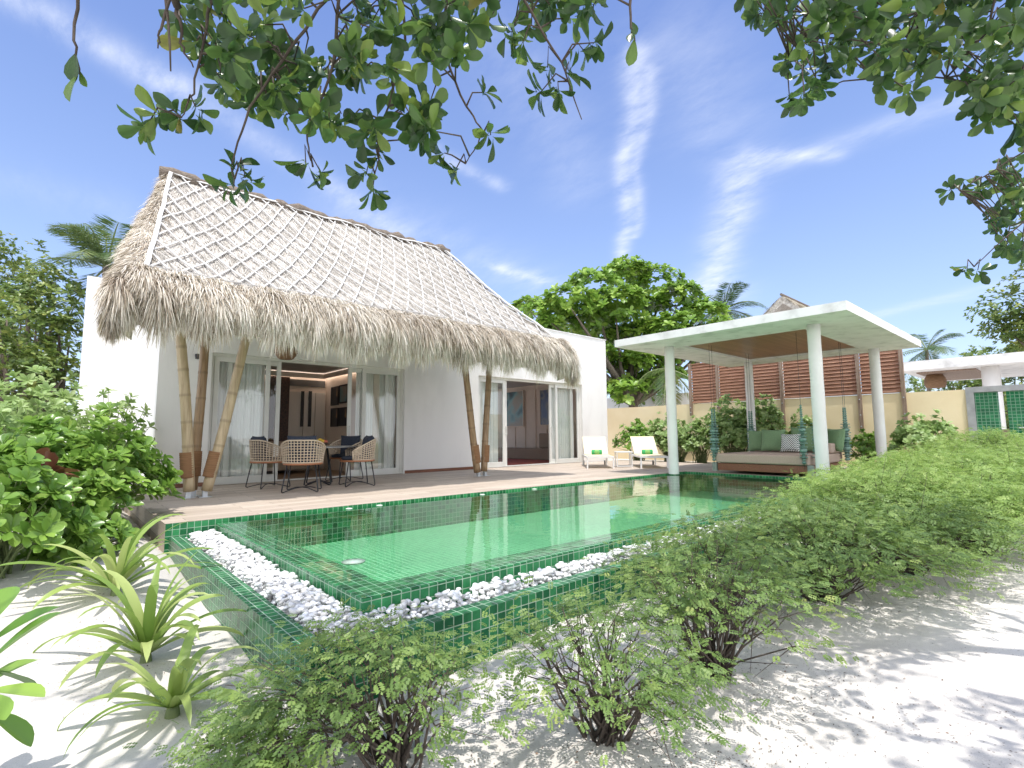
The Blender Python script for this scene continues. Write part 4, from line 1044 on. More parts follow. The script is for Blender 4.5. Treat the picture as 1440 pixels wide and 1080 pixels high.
for y in (ay1-.02, ay0-.06):
    MB().box(ax0-.015, ax0+.1, y, y+.10, .05, .255).tube([(ax0-.02, y+.05, .09), (ax0-.035, y+.05, .12), (ax0-.035, y+.05, .18), (ax0-.02, y+.05, .21)], .01, 6).build('corner_bracket', M['bracket'], sb)
# cushions against the backrest, facing the pool (-X)
def cushion(y, x, z, w_, tilt, yaw, mat, label, name='cushion'):
    o = pillow_mb(w_, w_, .2).build(name, M[mat], loc=(0, 0, 0), smooth=True)
    o.location = (x, y, z); o.rotation_euler = (Matrix.Rotation(radians(-90+yaw), 4, 'Z') @ Matrix.Rotation(radians(tilt), 4, 'X')).to_euler()
    tag(o, label, 'cushion', 'cushions on the swing daybed')
cushion(5.78, 13.9, .75, .56, -14, 14, 'green_cushion', 'sage green cushion at the far left end of the swing daybed')
cushion(5.38, 13.75, .765, .58, -16, 4, 'green_cushion', 'sage green cushion directly left of the zigzag cushion')
cushion(4.72, 13.92, .79, .62, -12, -3, 'green_cushion', 'sage green cushion directly behind the zigzag cushion')
cushion(4.42, 13.72, .77, .58, -15, -8, 'green_cushion', 'sage green cushion right of the zigzag cushion, partly behind beads')
cushion(4.02, 13.86, .77, .56, -12, -35, 'green_cushion', 'sage green cushion at the right end, beside the armrest')
cushion(4.86, 13.48, .705, .46, -17, 2, 'chevron', 'square black and white zigzag cushion on the daybed', 'zigzag_cushion')

# ------------------------------------------------------------------ garden wall, louvres, tiled shower wall
XW = 17.5
gw = MB().box(XW, XW+.2, 2.02, 15.0, -.4, 2.03)
tag(gw.build('garden_wall', M['yellow'], loc=(XW, 8, 0)), 'pale yellow rendered garden wall behind the pavilion', 'wall')
ls = thing('louvre_screen', (XW, 6.5, 2.0), 'brown timber louvre screen standing on top of the yellow wall', 'screen')
py_ = [9.64, 8.60, 7.55, 6.46, 5.4, 4.34, 3.30]
for i, y in enumerate(py_):
    low = 1.0 if i >= 3 else (1.6)
    p = MB().box(XW-.09, XW-.012, y-.045, y+.045, low, 3.52).build('post', M['post_wood'], ls)
    MB().tube([(XW-.10, y, low+.12), (XW-.088, y, low+.12)], .018, 8).tube([(XW-.10, y, 1.9), (XW-.088, y, 1.9)], .018, 8).tube([(XW-.10, y, 1.45), (XW-.088, y, 1.45)], .018, 8).build('bolt', M['steel'], ls).parent = p
for a, b in zip(py_[1:], py_[:-1]):
    m = MB()
    for k in range(13):
        z = 2.14+k*.107; m.obox((XW+.02, (a+b)/2, z), np.array([.036, 0, .056]), np.array([0, (b-a)/2-.046, 0]), np.array([-.006, 0, .005]))
    m.box(XW-.03, XW+.07, a+.046, b-.046, 2.045, 2.09).box(XW-.03, XW+.07, a+.046, b-.046, 3.47, 3.51)
    m.build('louvre_panel', M['louvre'], ls)
sw = thing('tiled_shower_wall', (XW, 1.0, 0), 'green tiled wall panels in a grey concrete surround at the right edge', 'wall')
MB().box(XW-.06, XW+.22, 1.86, 2.018, -.4, 2.08).box(XW-.06, XW+.22, -1.2, 1.86, 1.94, 2.08).build('concrete_surround', M['concrete'], sw)
MB().box(XW+.0, XW+.16, 1.42, 1.858, -.4, 1.938).build('tile_panel', M['tile_wall'], sw)
MB().box(XW+.0, XW+.16, -1.2, 1.27, -.4, 1.938).build('tile_panel', M['tile_wall'], sw)
MB().box(XW+.05, XW+.1, 1.272, 1.418, -.4, 1.0).build('gap_panel', M['post_wood'], sw)
MB().box(XW-.03, XW-.001, .4, 1.1, 1.02, 1.05).build('towel_rail', M['steel'], sw)

# neighbours' structures beyond the wall
nb = thing('neighbour_pavilion', (24, 3, 0), 'low white flat roofed pavilion beyond the green tiled wall', 'pavilion')
MB().box(23.6, 30, -4, 4.55, 3.22, 3.55).build('roof_slab', M['concrete_white'], nb)
MB().box(24.6, 29, 2.5, 4.2, 3.17, 3.217).build('timber_ceiling', M['post_wood'], nb)
for y in (2.1, -2.5): MB().lathe((24.4, y, 0), [(.26, -.3), (.25, 3.215)], 18).build('column', M['column_white'], nb, smooth=True)
bl = thing('basket_lamp', (26, 3.75, 3.1), 'round woven basket lamp under the neighbouring flat roof', 'lamp')
q = on(1315, 535, 0, 25.5)
MB().lathe(q, [(.16, -.3)]+[(.34*sin(pi*(.28+.056*i))**.7*(1+.05*(i % 2)), -.28+.055*i) for i in range(10)]+[(.14, .3)], 18).build('basket_shade', M['basket'], bl, smooth=True)
MB().tube([q+np.array([0, 0, .28]), (q[0], q[1], 3.2)], .02, 6).build('cord', M['black'], bl)
nv_ = thing('neighbour_villa', (30, 13, 0), 'neighbouring white villa with a thatched gable behind the pavilion', 'villa')
tp = at_depth(1100, 416, 27.0)
def gable(x, y, zt_, hw, ln, drop):
    m = MB()
    v = [(x, y, zt_), (x-.2, y-hw, zt_-drop), (x-.2, y+hw, zt_-drop), (x+ln, y, zt_), (x+ln, y-hw, zt_-drop), (x+ln, y+hw, zt_-drop)]
    vi = [(a, b+(0 if b == y else (.35 if b < y else -.35)), c-(.4 if c == zt_ else 0)) for a, b, c in v]
    m.add(v+vi, [(0, 3, 4, 1), (0, 2, 5, 3), (0, 1, 7, 6), (0, 6, 8, 2), (3, 9, 10, 4), (3, 5, 11, 9), (6, 7, 10, 9), (6, 9, 11, 8), (1, 4, 10, 7), (2, 8, 11, 5)])
    return m
gable(tp[0], tp[1], tp[2], 2.6, 6, 2.3).build('thatched_roof', M['thatch'], nv_)
R2 = np.random.default_rng(3); n = 2600; k = R2.random(n); xx = tp[0]+R2.random(n)*3-.15; sgn = np.where(R2.random(n) < .5, -1, 1)
P = np.stack([xx, tp[1]+sgn*2.6*k, tp[2]-2.3*k+.03], -1); D = np.stack([R2.normal(0, .15, n)-.2, sgn*2.6+R2.normal(0, .4, n), -2.3+R2.normal(0, .2, n)], -1)
leaf_cloud('straw', M['straw'], P, D, np.tile([0, 0, 1.], (n, 1)), .5, .12, T_SMALL, parent=nv_)
MB().tube([(tp[0]-.15, tp[1], tp[2]+.05), (tp[0]+3, tp[1], tp[2]+.04), (tp[0]+6, tp[1], tp[2]+.04)], .07, 8).build('ridge_cap', M['ridge'], nv_)
a = at_depth(1062, 444, 26); 
MB().box(a[0]-.5, a[0]+.8, tp[1]-1.2, tp[1]+2.9, .0, tp[2]-2.0).box(22.5, 22.8, 11.5, 21, 0, 2.9).build('wall', M['stucco'], nv_)

# ------------------------------------------------------------------ vegetation
def trunk_mb(base, tips, r0, h_split, wob=.15):
    m = MB(); base = np.array(base); top = base+np.array([0, 0, h_split])
    m.tube([base+(top-base)*k+np.array([wob*sin(3*k), wob*sin(2.2*k+1), 0])*k for k in np.linspace(0, 1, 7)], [r0*(1.25-.45*k) for k in np.linspace(0, 1, 7)], 9)
    top = top+np.array([wob*sin(3), wob*sin(3.2), 0])
    for t in tips:
        t = np.array(t); d_ = t-top; mid = top+d_*.5+np.array([0, 0, -.06*np.linalg.norm(d_)])+rng.normal(0, .08, 3)*np.linalg.norm(d_)*.5
        pts_ = [top+(mid-top)*k*2 if k <= .5 else mid+(t-mid)*(k-.5)*2 for k in np.linspace(0, 1, 7)]
        m.tube(pts_, [r0*.55*(1-k)+.02 for k in np.linspace(0, 1, 7)], 6)
    return m
def tree(name, base, clumps, leaf, mat, label, cat='tree', group=None, r0=.2, hs=2.0, kros=7, per=60, t=T_MID, wr=1.0, spread=(30, 95)):
    """clumps: list of (x,y,z,rx,rz)"""
    r = thing(name, base, label, cat, group)
    trunk_mb(base, [(c[0], c[1], c[2]-.2*c[4]) for c in clumps], r0, hs).build('trunk', M['bark'], r, smooth=True)
    Cs = []; As = []
    for (x, y, z, rx, rz_) in clumps:
        n = int(per*(rx*rx+2*rx*rz_)/3*1.0)+6
        d_ = rand_dirs(n); d_[:, 2] = np.where(rng.random(n) < .72, np.abs(d_[:, 2]), d_[:, 2])
        rr = rng.uniform(.62, 1.06, (n, 1))
        p = d_*rr*np.array([rx, rx, rz_])+np.array([x, y, z])
        # drop random pockets so that gaps show
        ph = rng.random(3)*6
        keep = np.sin(p[:, 0]*2.6/rx+ph[0])+np.sin(p[:, 1]*2.6/rx+ph[1])+np.sin(p[:, 2]*3.1/rz_+ph[2]) > -1.25
        p = p[keep]; d_ = d_[keep]
        Cs.append(p); As.append(d_*.7+np.array([0, 0, .75]))
    Cs = np.concatenate(Cs); As = np.concatenate(As)
    P, D, U = rosettes(Cs, As, kros, spread)
    var = np.clip(np.repeat(rng.random(len(Cs)), kros)*.6+rng.random(len(P))*.4, 0, 1)
    leaf_cloud('crown', mat, P, D, U, leaf*rng.uniform(.7, 1.25, len(P)), wr, t, parent=r, var=var)
    return r
def blob_clumps(c, R, H, n, rx, rz_, seed=0, flat=.8):
    g = np.random.default_rng(seed); out = []
    for i in range(n):
        d_ = g.normal(size=3); d_ /= np.linalg.norm(d_); k = g.uniform(.45, .95)
        out.append((c[0]+d_[0]*R*k, c[1]+d_[1]*R*k, c[2]+d_[2]*H*k, rx*g.uniform(.7, 1.25), rz_*g.uniform(.7, 1.2)))
    return out
# big almond tree behind the yellow wall: laid out in the tree's own plane facing the terrace
dep = 25.0
rx_ = CM[0]*np.array([1, 1, 0]); rx_ /= np.linalg.norm(rx_); fw = np.array([-rx_[1], rx_[0], 0])
tc_ = at_depth(890, 560, dep)
def tp_(px_, py__, dd=0): return at_depth(px_, py__, dep+dd)
cl_ = []
g = np.random.default_rng(4)
for (x, y, rpx, zpx) in ((880, 390, 38, 26), (835, 405, 36, 24), (925, 400, 36, 24), (800, 425, 34, 20), (955, 420, 34, 22), (865, 430, 44, 26), (910, 440, 42, 24), (765, 440, 28, 16), (742, 432, 22, 12), (990, 445, 34, 18), (840, 465, 40, 20), (790, 465, 30, 18), (950, 465, 44, 22), (890, 480, 44, 24), (1020, 462, 28, 16), (830, 500, 34, 20), (870, 520, 40, 22), (920, 510, 40, 22), (880, 552, 30, 16), (910, 545, 30, 18), (960, 500, 34, 22), (850, 445, 30, 18), (985, 475, 34, 16), (770, 460, 22, 14), (850, 545, 26, 14), (935, 535, 30, 16), (895, 515, 40, 20), (1000, 480, 30, 16), (815, 450, 34, 20)):
    p = tp_(x, y, g.uniform(-2.2, 2.2)); cl_.append((p[0], p[1], p[2], rpx*dep/FPX, zpx*dep/FPX))
tree('almond_tree', (tc_[0], tc_[1], 0), cl_, .29, M['leaf_almond'], 'broad bright green almond tree rising behind the yellow wall', r0=.28, hs=2.4, kros=8, per=100, wr=1.1)

# trees on the left
def ltree(px_, dep_, top, hw, label, seed, mat='leaf_wild', leaf=.15, per=70, low=None, n=18, grp='wild trees left of the villa', name='wild_tree'):
    c = at_depth(px_, top, dep_); R = hw*dep_/FPX; H = (c[2]-(low if low is not None else 1.5))/2
    cc = (c[0], c[1], c[2]-H)
    tree(name, (c[0], c[1], 0), blob_clumps(cc, R*.8, H*.85, n, R*.42, H*.3, seed), leaf, M[mat], label, 'tree', grp, r0=.14, hs=max(1, cc[2]*.4), kros=6, per=per, t=T_MID)
ltree(5, 19, 262, 100, 'tall loose tree at the far left edge of the view', 1, per=60)
ltree(70, 16, 345, 75, 'mid height bushy tree beside the coconut palm', 2, per=75, low=.5)
ltree(20, 13, 400, 80, 'low dense tree in front of the tall left tree', 3, per=95, low=.2)
ltree(95, 14, 405, 50, 'dark leafy tree touching the corner of the white wing wall', 5, per=110, low=.2, n=12)
ltree(-90, 15, 330, 90, 'tree just beyond the left edge of the view', 6, per=50, low=.2)
# trees on the right
ltree(1485, 27, 270, 95, 'tall loose tree at the far right edge of the view', 7, per=34, low=1.5, n=22, leaf=.22, grp='wild trees beyond the right hand wall')
ltree(1350, 40, 482, 45, 'dark round bush tree behind the neighbouring flat roof', 8, per=22, leaf=.26, grp='wild trees beyond the right hand wall', low=.5)
ltree(1415, 36, 470, 60, 'mixed dark tree between the round bush tree and the tall right tree', 9, per=24, leaf=.26, grp='wild trees beyond the right hand wall', low=.5)
ltree(1300, 46, 520, 40, 'low green tree seen under the neighbouring flat roof', 10, per=16, leaf=.3, grp='wild trees beyond the right hand wall', low=.3)
ltree(1400, 30, 555, 60, 'low dark tree right behind the tiled wall', 12, per=30, leaf=.24, grp='wild trees beyond the right hand wall', low=.0)

def palm(crown, n, ln, label, seed, lean=.4, elev=(-25, 75), yellow=0, hang=.9):
    g = np.random.default_rng(seed); c = np.array(crown); base = np.array([c[0]-lean, c[1]+lean*.5, -.1])
    r = thing('coconut_palm', tuple(base), label, 'palm tree', 'coconut palms')
    MB().tube([base+(c-base)*k+np.array([.25*sin(pi*k), 0, 0]) for k in np.linspace(0, 1, 12)], [.17-.06*k for k in np.linspace(0, 1, 12)], 9).build('trunk', M['bark'], r, smooth=True)
    for i in range(n):
        az = i*2.399+g.random()*.5; e = radians(g.uniform(*elev)); h = np.array([cos(az), sin(az), 0]); l = ln*g.uniform(.8, 1.1)
        ks = np.linspace(0, 1, 26); pts_ = np.array([c+h*l*(k*cos(e)+.0)*(1-.18*k*k)+np.array([0, 0, l*(k*sin(e)-.55*hang*k*k)]) for k in ks])
        tng = np.gradient(pts_, axis=0); tng = nrm(tng); side = nrm(np.cross(tng, np.array([0, 0, 1.])+h*.01))
        P = []; D = []; U = []; Ls_ = []
        for j in range(2, 26):
            for q in range(3):
                for sg in (-1, 1):
                    kk = ks[j]-q*.013; p = pts_[j]+(pts_[j-1]-pts_[j])*q/3
                    d_ = side[j]*sg*.85+tng[j]*.55+np.array([0, 0, -.45*hang])+g.normal(0, .08, 3)
                    P.append(p); D.append(d_); U.append(np.cross(side[j]*1.0, tng[j])); Ls_.append(l*.26*(sin(pi*min(1, kk*.82+.15))**.6)+.04)
        m_ = leaf_cloud('frond', M['leaf_palm'], P, D, np.array(U)*-1, np.array(Ls_), .062, T_SMALL, parent=r, var=np.clip(g.random()*.5+g.random(len(P))*.35+yellow*g.random(), 0, 1))
        # rachis
        MB().tube(pts_[::3], [.03*(1-k)+.008 for k in ks[::3]], 5).build('frond_stalk', M['stem_green'], r).parent = m_
    return r
palm(at_depth(150, 376, 16.5), 22, 2.9, 'coconut palm rising behind the left end of the thatched roof', 1, yellow=.25)
palm(at_depth(1018, 436, 29), 16, 3.0, 'coconut palm behind the almond tree and the pavilion roof', 2)
palm(at_depth(1303, 492, 40), 14, 3.6, 'coconut palm behind the right corner of the pavilion roof', 3)
palm(at_depth(940, 520, 23), 7, 2.6, 'young yellowish palm beside the louvre screen', 4, yellow=.7, elev=(-30, 30), hang=1.3)

# leafy shrubs with rosettes (left of the deck and along the yellow wall)
def shrub(name, base, R, H, nros, leaf, mat, label, group, kros=11, t=T_OBOV, seed=0, wr=.82, stems=14, flowers=0, zoff=.25, cat='shrub'):
    g = np.random.default_rng(seed); r = thing(name, base, label, cat, group); b = np.array(base)
    n = nros; th = g.random(n)*6.28; rr = np.sqrt(g.random(n))*R; k = g.uniform(.35, 1, n)**.6
    z = H*(zoff+(1-zoff)*k)*np.sqrt(np.clip(1-(rr/R)**2*.75, 0, 1))*(1+.12*np.sin(3*th+g.random()*6))
    rr = rr*(1+.15*np.sin(2*th+g.random()*6))
    Cn = np.stack([b[0]+rr*np.cos(th), b[1]+rr*np.sin(th), b[2]+z], -1)
    A = np.stack([np.cos(th)*rr/R*.9, np.sin(th)*rr/R*.9, np.full(n, .8)], -1)+g.normal(0, .25, (n, 3))
    P, D, U = rosettes(Cn, A, kros, (30, 90))
    var = np.clip(np.repeat(g.random(n), kros)*.55+g.random(len(P))*.45, 0, 1)
    leaf_cloud('foliage', mat, P, D, U, leaf*g.uniform(.6, 1.15, len(P)), wr, t, parent=r, var=var)
    m = MB()
    for i in range(min(n, stems*4)):
        c = Cn[i]; mid = b+(c-b)*.5+np.array([0, 0, .1*H]); s0 = b+np.array([g.normal(0, R*.12), g.normal(0, R*.12), -.05])
        m.tube([s0, (s0+mid)/2, mid, c], [.014, .011, .008, .004], 5)
    m.build('stems', M['stem_green'], r, smooth=True)
    if flowers:
        f = g.choice(n, flowers); P, D, U = rosettes(Cn[f]+np.array([0, 0, .05]), A[f], 8, (10, 60))
        leaf_cloud('flowers', M['petal'], P, D, U, .04, 1, T_SMALL, parent=r)
    return r
GL = 'leafy shrubs left of the deck'
shrub('sea_lettuce_shrub', (.12, 7.75, -.3), .95, 1.36, 400, .142, M['leaf_scaevola'], 'big glossy light green shrub at the left end of the deck', GL, seed=1)
shrub('sea_lettuce_shrub', (-.33, 6.2, -.35), .62, 1.05, 180, .138, M['leaf_scaevola'], 'glossy green shrub at the far left, in front of the red leaved plant', GL, seed=2)
shrub('sea_lettuce_shrub', (.25, 6.75, -.36), .5, .55, 90, .13, M['leaf_scaevola'], 'low glossy shrub at the foot of the big light green shrub', GL, seed=3)
shrub('sea_lettuce_shrub', (.62, 9.3, -.2), .55, 1.5, 80, .13, M['leaf_scaevola'], 'upright glossy shrub against the villa corner', GL, seed=4)
shrub('pale_shrub', (-.35, 10.6, -.1), 1.35, 1.95, 300, .13, M['leaf_silver'], 'wide pale green shrub below the wild trees', GL, seed=5, kros=9, t=T_MID)
shrub('pale_shrub', (.75, 11.2, -.1), .5, 1.9, 60, .13, M['leaf_silver'], 'thin stemmed pale shrub in front of the white wing wall', GL, seed=6, kros=9, t=T_MID)
shrub('pale_shrub', (-1.0, 8.6, -.1), .9, 1.7, 150, .14, M['leaf_silver'], 'pale green shrub at the left edge behind the red leaved plant', GL, seed=7, kros=9, t=T_MID)
shrub('cordyline', (-.08, 6.75, -.3), .13, .98, 6, .26, M['leaf_red'], 'dark red leaved plant among the glossy green shrubs', GL, seed=8, kros=10, wr=.7, zoff=.7, stems=3, cat='plant')
GW = 'shrubs planted along the yellow wall'
wallsh = [(16.2, 11.1, .8, 1.5, 'dark glossy shrub beside the villa corner', 'leaf_scaevola'), (16.4, 10.0, .85, 1.7, 'bushy shrub behind the first sun lounger', 'leaf_silver'),
          (16.4, 8.8, .8, 1.5, 'bushy shrub behind the second sun lounger', 'leaf_silver'), (16.5, 7.75, .85, 2.15, 'tall shrub left of the swing daybed', 'leaf_silver'),
          (16.5, 6.8, .8, 2.1, 'tall shrub behind the left end of the daybed', 'leaf_silver'), (16.7, 5.6, .55, 1.55, 'shrub rising behind the daybed cushions', 'leaf_silver'),
          (16.2, 9.45, .7, 1.25, 'lower shrub between the two bushy ones behind the loungers', 'leaf_silver'), (16.1, 7.3, .6, 1.6, 'leggy shrub between the two tall ones left of the daybed', 'leaf_silver'), (16.6, 4.1, .5, 1.0, 'small shrub between the daybed and the last column', 'leaf_scaevola'), (16.5, 2.8, .8, 1.45, 'flowering shrub right of the pavilion, below the louvre end', 'leaf_silver')]
for i, (x, y, R, H, lb, mt) in enumerate(wallsh):
    shrub('wall_shrub', (x, y, -.08), R, H, int(150*R*H), .135, M[mt], lb, GW, seed=20+i, kros=10, t=T_MID, wr=1.1, flowers=8 if i in (3, 7) else 0, zoff=.1)

# feathery shrubs along the sand
def feather(base, R, H, tips, per, size, mat, label, seed, t=T_PIN, sx=1.0, layer=.05, group='feathery shrubs along the pool wall', stemr=.007, lean=(0, 0)):
    g = np.random.default_rng(seed); b = np.array(base); r = thing('feathery_shrub', base, label, 'shrub', group)
    th = g.random(tips)*6.28; rr = g.random(tips)**.55*R; k = g.uniform(.5, 1, tips)
    z = H*(.30+.70*k)*(1-.42*(rr/R)**2)
    T_ = np.stack([b[0]+rr*np.cos(th)*sx+lean[0]*k, b[1]+rr*np.sin(th)+lean[1]*k, b[2]+z], -1)
    m = MB()
    for i in range(tips):
        s0 = b+np.array([g.normal(0, .05), g.normal(0, .05), -.04]); d_ = T_[i]-s0
        p1 = s0+d_*.35+np.array([0, 0, .12*H])+g.normal(0, .03, 3); p2 = s0+d_*.7+np.array([0, 0, .10*H])+g.normal(0, .03, 3)
        m.tube([s0, p1, p2, T_[i]], [stemr*g.uniform(.8, 1.5), stemr*.75, stemr*.5, stemr*.25], 5)
        if i % 2 == 0:
            for _ in range(3): m.tube([p1+(p2-p1)*g.random(), p2+g.normal(0, .12*R+.04, 3)], [stemr*.4, stemr*.15], 4)
    m.build('stems', M['twig'], r, smooth=True)
    n = tips*per; ti = np.repeat(np.arange(tips), per)
    off = g.normal(0, 1, (n, 3))*np.array([.11*R+.045, .11*R+.045, layer*.75])
    P = T_[ti]+off; P[:, 2] = np.maximum(P[:, 2], b[2]+.06*H)
    out = np.stack([P[:, 0]-b[0], P[:, 1]-b[1], np.zeros(n)], -1)
    D = nrm(out)*.8+g.normal(0, .75, (n, 3))*np.array([1, 1, .35])
    U = np.tile([0, 0, 1.], (n, 1))+g.normal(0, .3, (n, 3))
    var = np.clip(np.repeat(g.random(tips), per)*.5+g.random(n)*.5, 0, 1)
    leaf_cloud('foliage', mat, P, D, U, size*g.uniform(.6, 1.25, n), 1, t, parent=r, var=var, smooth=False)
    return r
gz = lambda x, y: float(ground_z(x, y))-.01
FE = M['leaf_feather']; FB = M['leaf_feather_bright']
feather((1.22, 2.12, gz(1.22, 2.12)), .56, .60, 60, 27, .055, FE, 'feathery shrub nearest the pool corner, over the left end of the tile wall', 1, lean=(-.18, .1))
feather((.82, 2.28, gz(.82, 2.28)), .30, .30, 24, 26, .055, FE, 'low feathery shrub at the bottom left, spreading over the sand', 2, lean=(-.1, .05))
feather((2.0, 1.6, gz(2, 1.6)), .50, .66, 50, 26, .055, FE, 'small feathery shrub with bare brown stems at the bottom centre', 3)
feather((2.97, 1.56, gz(2.97, 1.56)), .60, .78, 62, 30, .058, FE, 'feathery shrub in the middle of the row with a dark base', 4)
feather((3.9, 2.05, gz(3.9, 2.05)), .7, .76, 64, 30, .06, FE, 'feathery shrub pressed against the tile wall, behind the middle one', 5)
feather((4.95, 1.62, gz(4.95, 1.62)), .92, .80, 95, 44, .07, FE, 'large spreading feathery shrub right of the middle one', 6)
feather((6.2, 2.05, gz(6.2, 2.05)), .85, .78, 85, 44, .072, FE, 'feathery shrub behind the large spreading one, by the pebbles', 7, t=T_PIN5)
hedge = [((6.5, 1.35), .95, .86, FE, 'dark sided feathery shrub where the bright hedge begins'), ((7.7, 1.75), 1.1, 1.08, FB, 'bright feathery shrub, first of the tall hedge by the front column'),
         ((8.0, .95), .95, .92, FB, 'bright feathery shrub at the sandy edge of the hedge'), ((9.1, 1.9), 1.2, 1.15, FB, 'bright feathery shrub in the middle of the hedge, before the front column'),
         ((9.5, 1.0), 1.1, 1.08, FB, 'bright feathery shrub at the right edge, nearest the sand'), ((10.7, 1.7), 1.2, 1.2, FB, 'bright feathery shrub below the right pavilion column'),
         ((11.9, 2.2), 1.2, 1.15, FB, 'bright feathery shrub at the back of the hedge by the daybed'), ((11.6, 1.0), 1.2, 1.2, FB, 'bright feathery shrub right of the hedge centre'),
         ((13.4, 1.7), 1.3, 1.25, FB, 'bright feathery shrub in front of the flowering wall shrub'), ((13.4, .5), 1.3, 1.3, FB, 'bright feathery shrub in front of the green tiled wall'), ((15.2, 1.3), 1.2, 1.2, FB, 'last bright feathery shrub, nearest the tiled wall')]
for i, ((x, y), R, H, mt, lb) in enumerate(hedge):
    feather((x, y, gz(x, y)), R, H*.93, int(90*R), 50, .085, mt, lb, 40+i, t=T_PIN5, layer=.06)

# spider lilies
def strap_leaf(m, b, az, e, ln, w_, droop, twist=.3, n=12):
    h = np.array([cos(az), sin(az), 0]); s = np.array([-sin(az), cos(az), 0])
    o = len(m.v); v0 = random.random()
    for i in range(n+1):
        k = i/n; ang = e-droop*k*k
        if i == 0: p = np.array(b, float)
        else: p = p+(h*cos(ang)+np.array([0, 0, sin(ang)]))*ln/n
        ww = w_*(sin(pi*min(1, .22+.78*k))**.55)*(1-.12*k)*(1 if k < .98 else .2)
        up = np.array([-h[0]*sin(ang), -h[1]*sin(ang), cos(ang)]); sd = s*cos(twist*k)+up*sin(twist*k)
        for q, lift in ((-1, .25), (0, 0), (1, .25)):
            m.v.append(tuple(p+sd*ww*q+up*ww*lift)); m.var.append(v0)
    for i in range(n):
        a = o+3*i; m.f += [(a, a+1, a+4, a+3), (a+1, a+2, a+5, a+4)]
def lily(x, y, n, ln, label, seed):
    random.seed(seed); z = gz(x, y); r = thing('spider_lily', (x, y, z), label, 'plant', 'spider lilies beside the pool wall')
    m = MB()
    for i in range(n):
        az = i*2.399+random.random()*.4; e = radians(random.choice((80, 68, 55, 40, 28))+random.uniform(-6, 6))
        strap_leaf(m, (x+.02*cos(az), y+.02*sin(az), z+.055), az, e, ln*random.uniform(.75, 1.15), random.uniform(.024, .037), radians(random.uniform(40, 105)), random.uniform(-.6, .6))
    m.build('leaves', M['leaf_strap'], r, smooth=True)
    MB().lathe((x, y, z-.03), [(.030, 0), (.034, .04), (.030, .07), (.022, .10)], 12).build('bulb_stem', M['stem_green'], r, smooth=True)
lily(.53, 3.16, 18, .50, 'spider lily with pale broad leaves nearest the camera on the sand', 3)
lily(.52, 4.05, 30, .70, 'spider lily with long arching leaves between the other two', 4)
lily(.45, 5.3, 32, .74, 'spider lily furthest back, below the glossy shrubs', 8)
random.seed(77)
# big leaved plant at the left edge
lp = thing('broadleaf_plant', (-.33, 2.95, gz(-.33, 2.95)), 'broad leaved plant entering the picture at the lower left edge', 'plant')
b = np.array([-.19, 2.9, .04]); n = 20; az = np.linspace(-1.7, 4.4, n)+rng.normal(0, .1, n); e = np.radians(rng.uniform(-40, 50, n))
D = np.stack([np.cos(az)*np.cos(e), np.sin(az)*np.cos(e), np.sin(e)], -1)
leaf_cloud('leaves', M['leaf_scaevola'], np.tile(b, (n, 1))+D*.02+np.array([0, 0, 1])*rng.uniform(-.08, .1, (n, 1)), D, np.tile([0, 0, 1.], (n, 1)), rng.uniform(.24, .34, n), .6, tmpl([(0, .02), (.1, .03), (.25, .09), (.4, .17), (.55, .24), (.7, .28), (.82, .27), (.91, .2), (.97, .1), (1, .02)], .16, .25), parent=lp)
MB().tube([(-.33, 2.95, -.5), (-.31, 2.95, -.2), b+np.array([0, 0, .1])], [.016, .013, .009], 7).build('stem', M['twig'], lp, smooth=True)

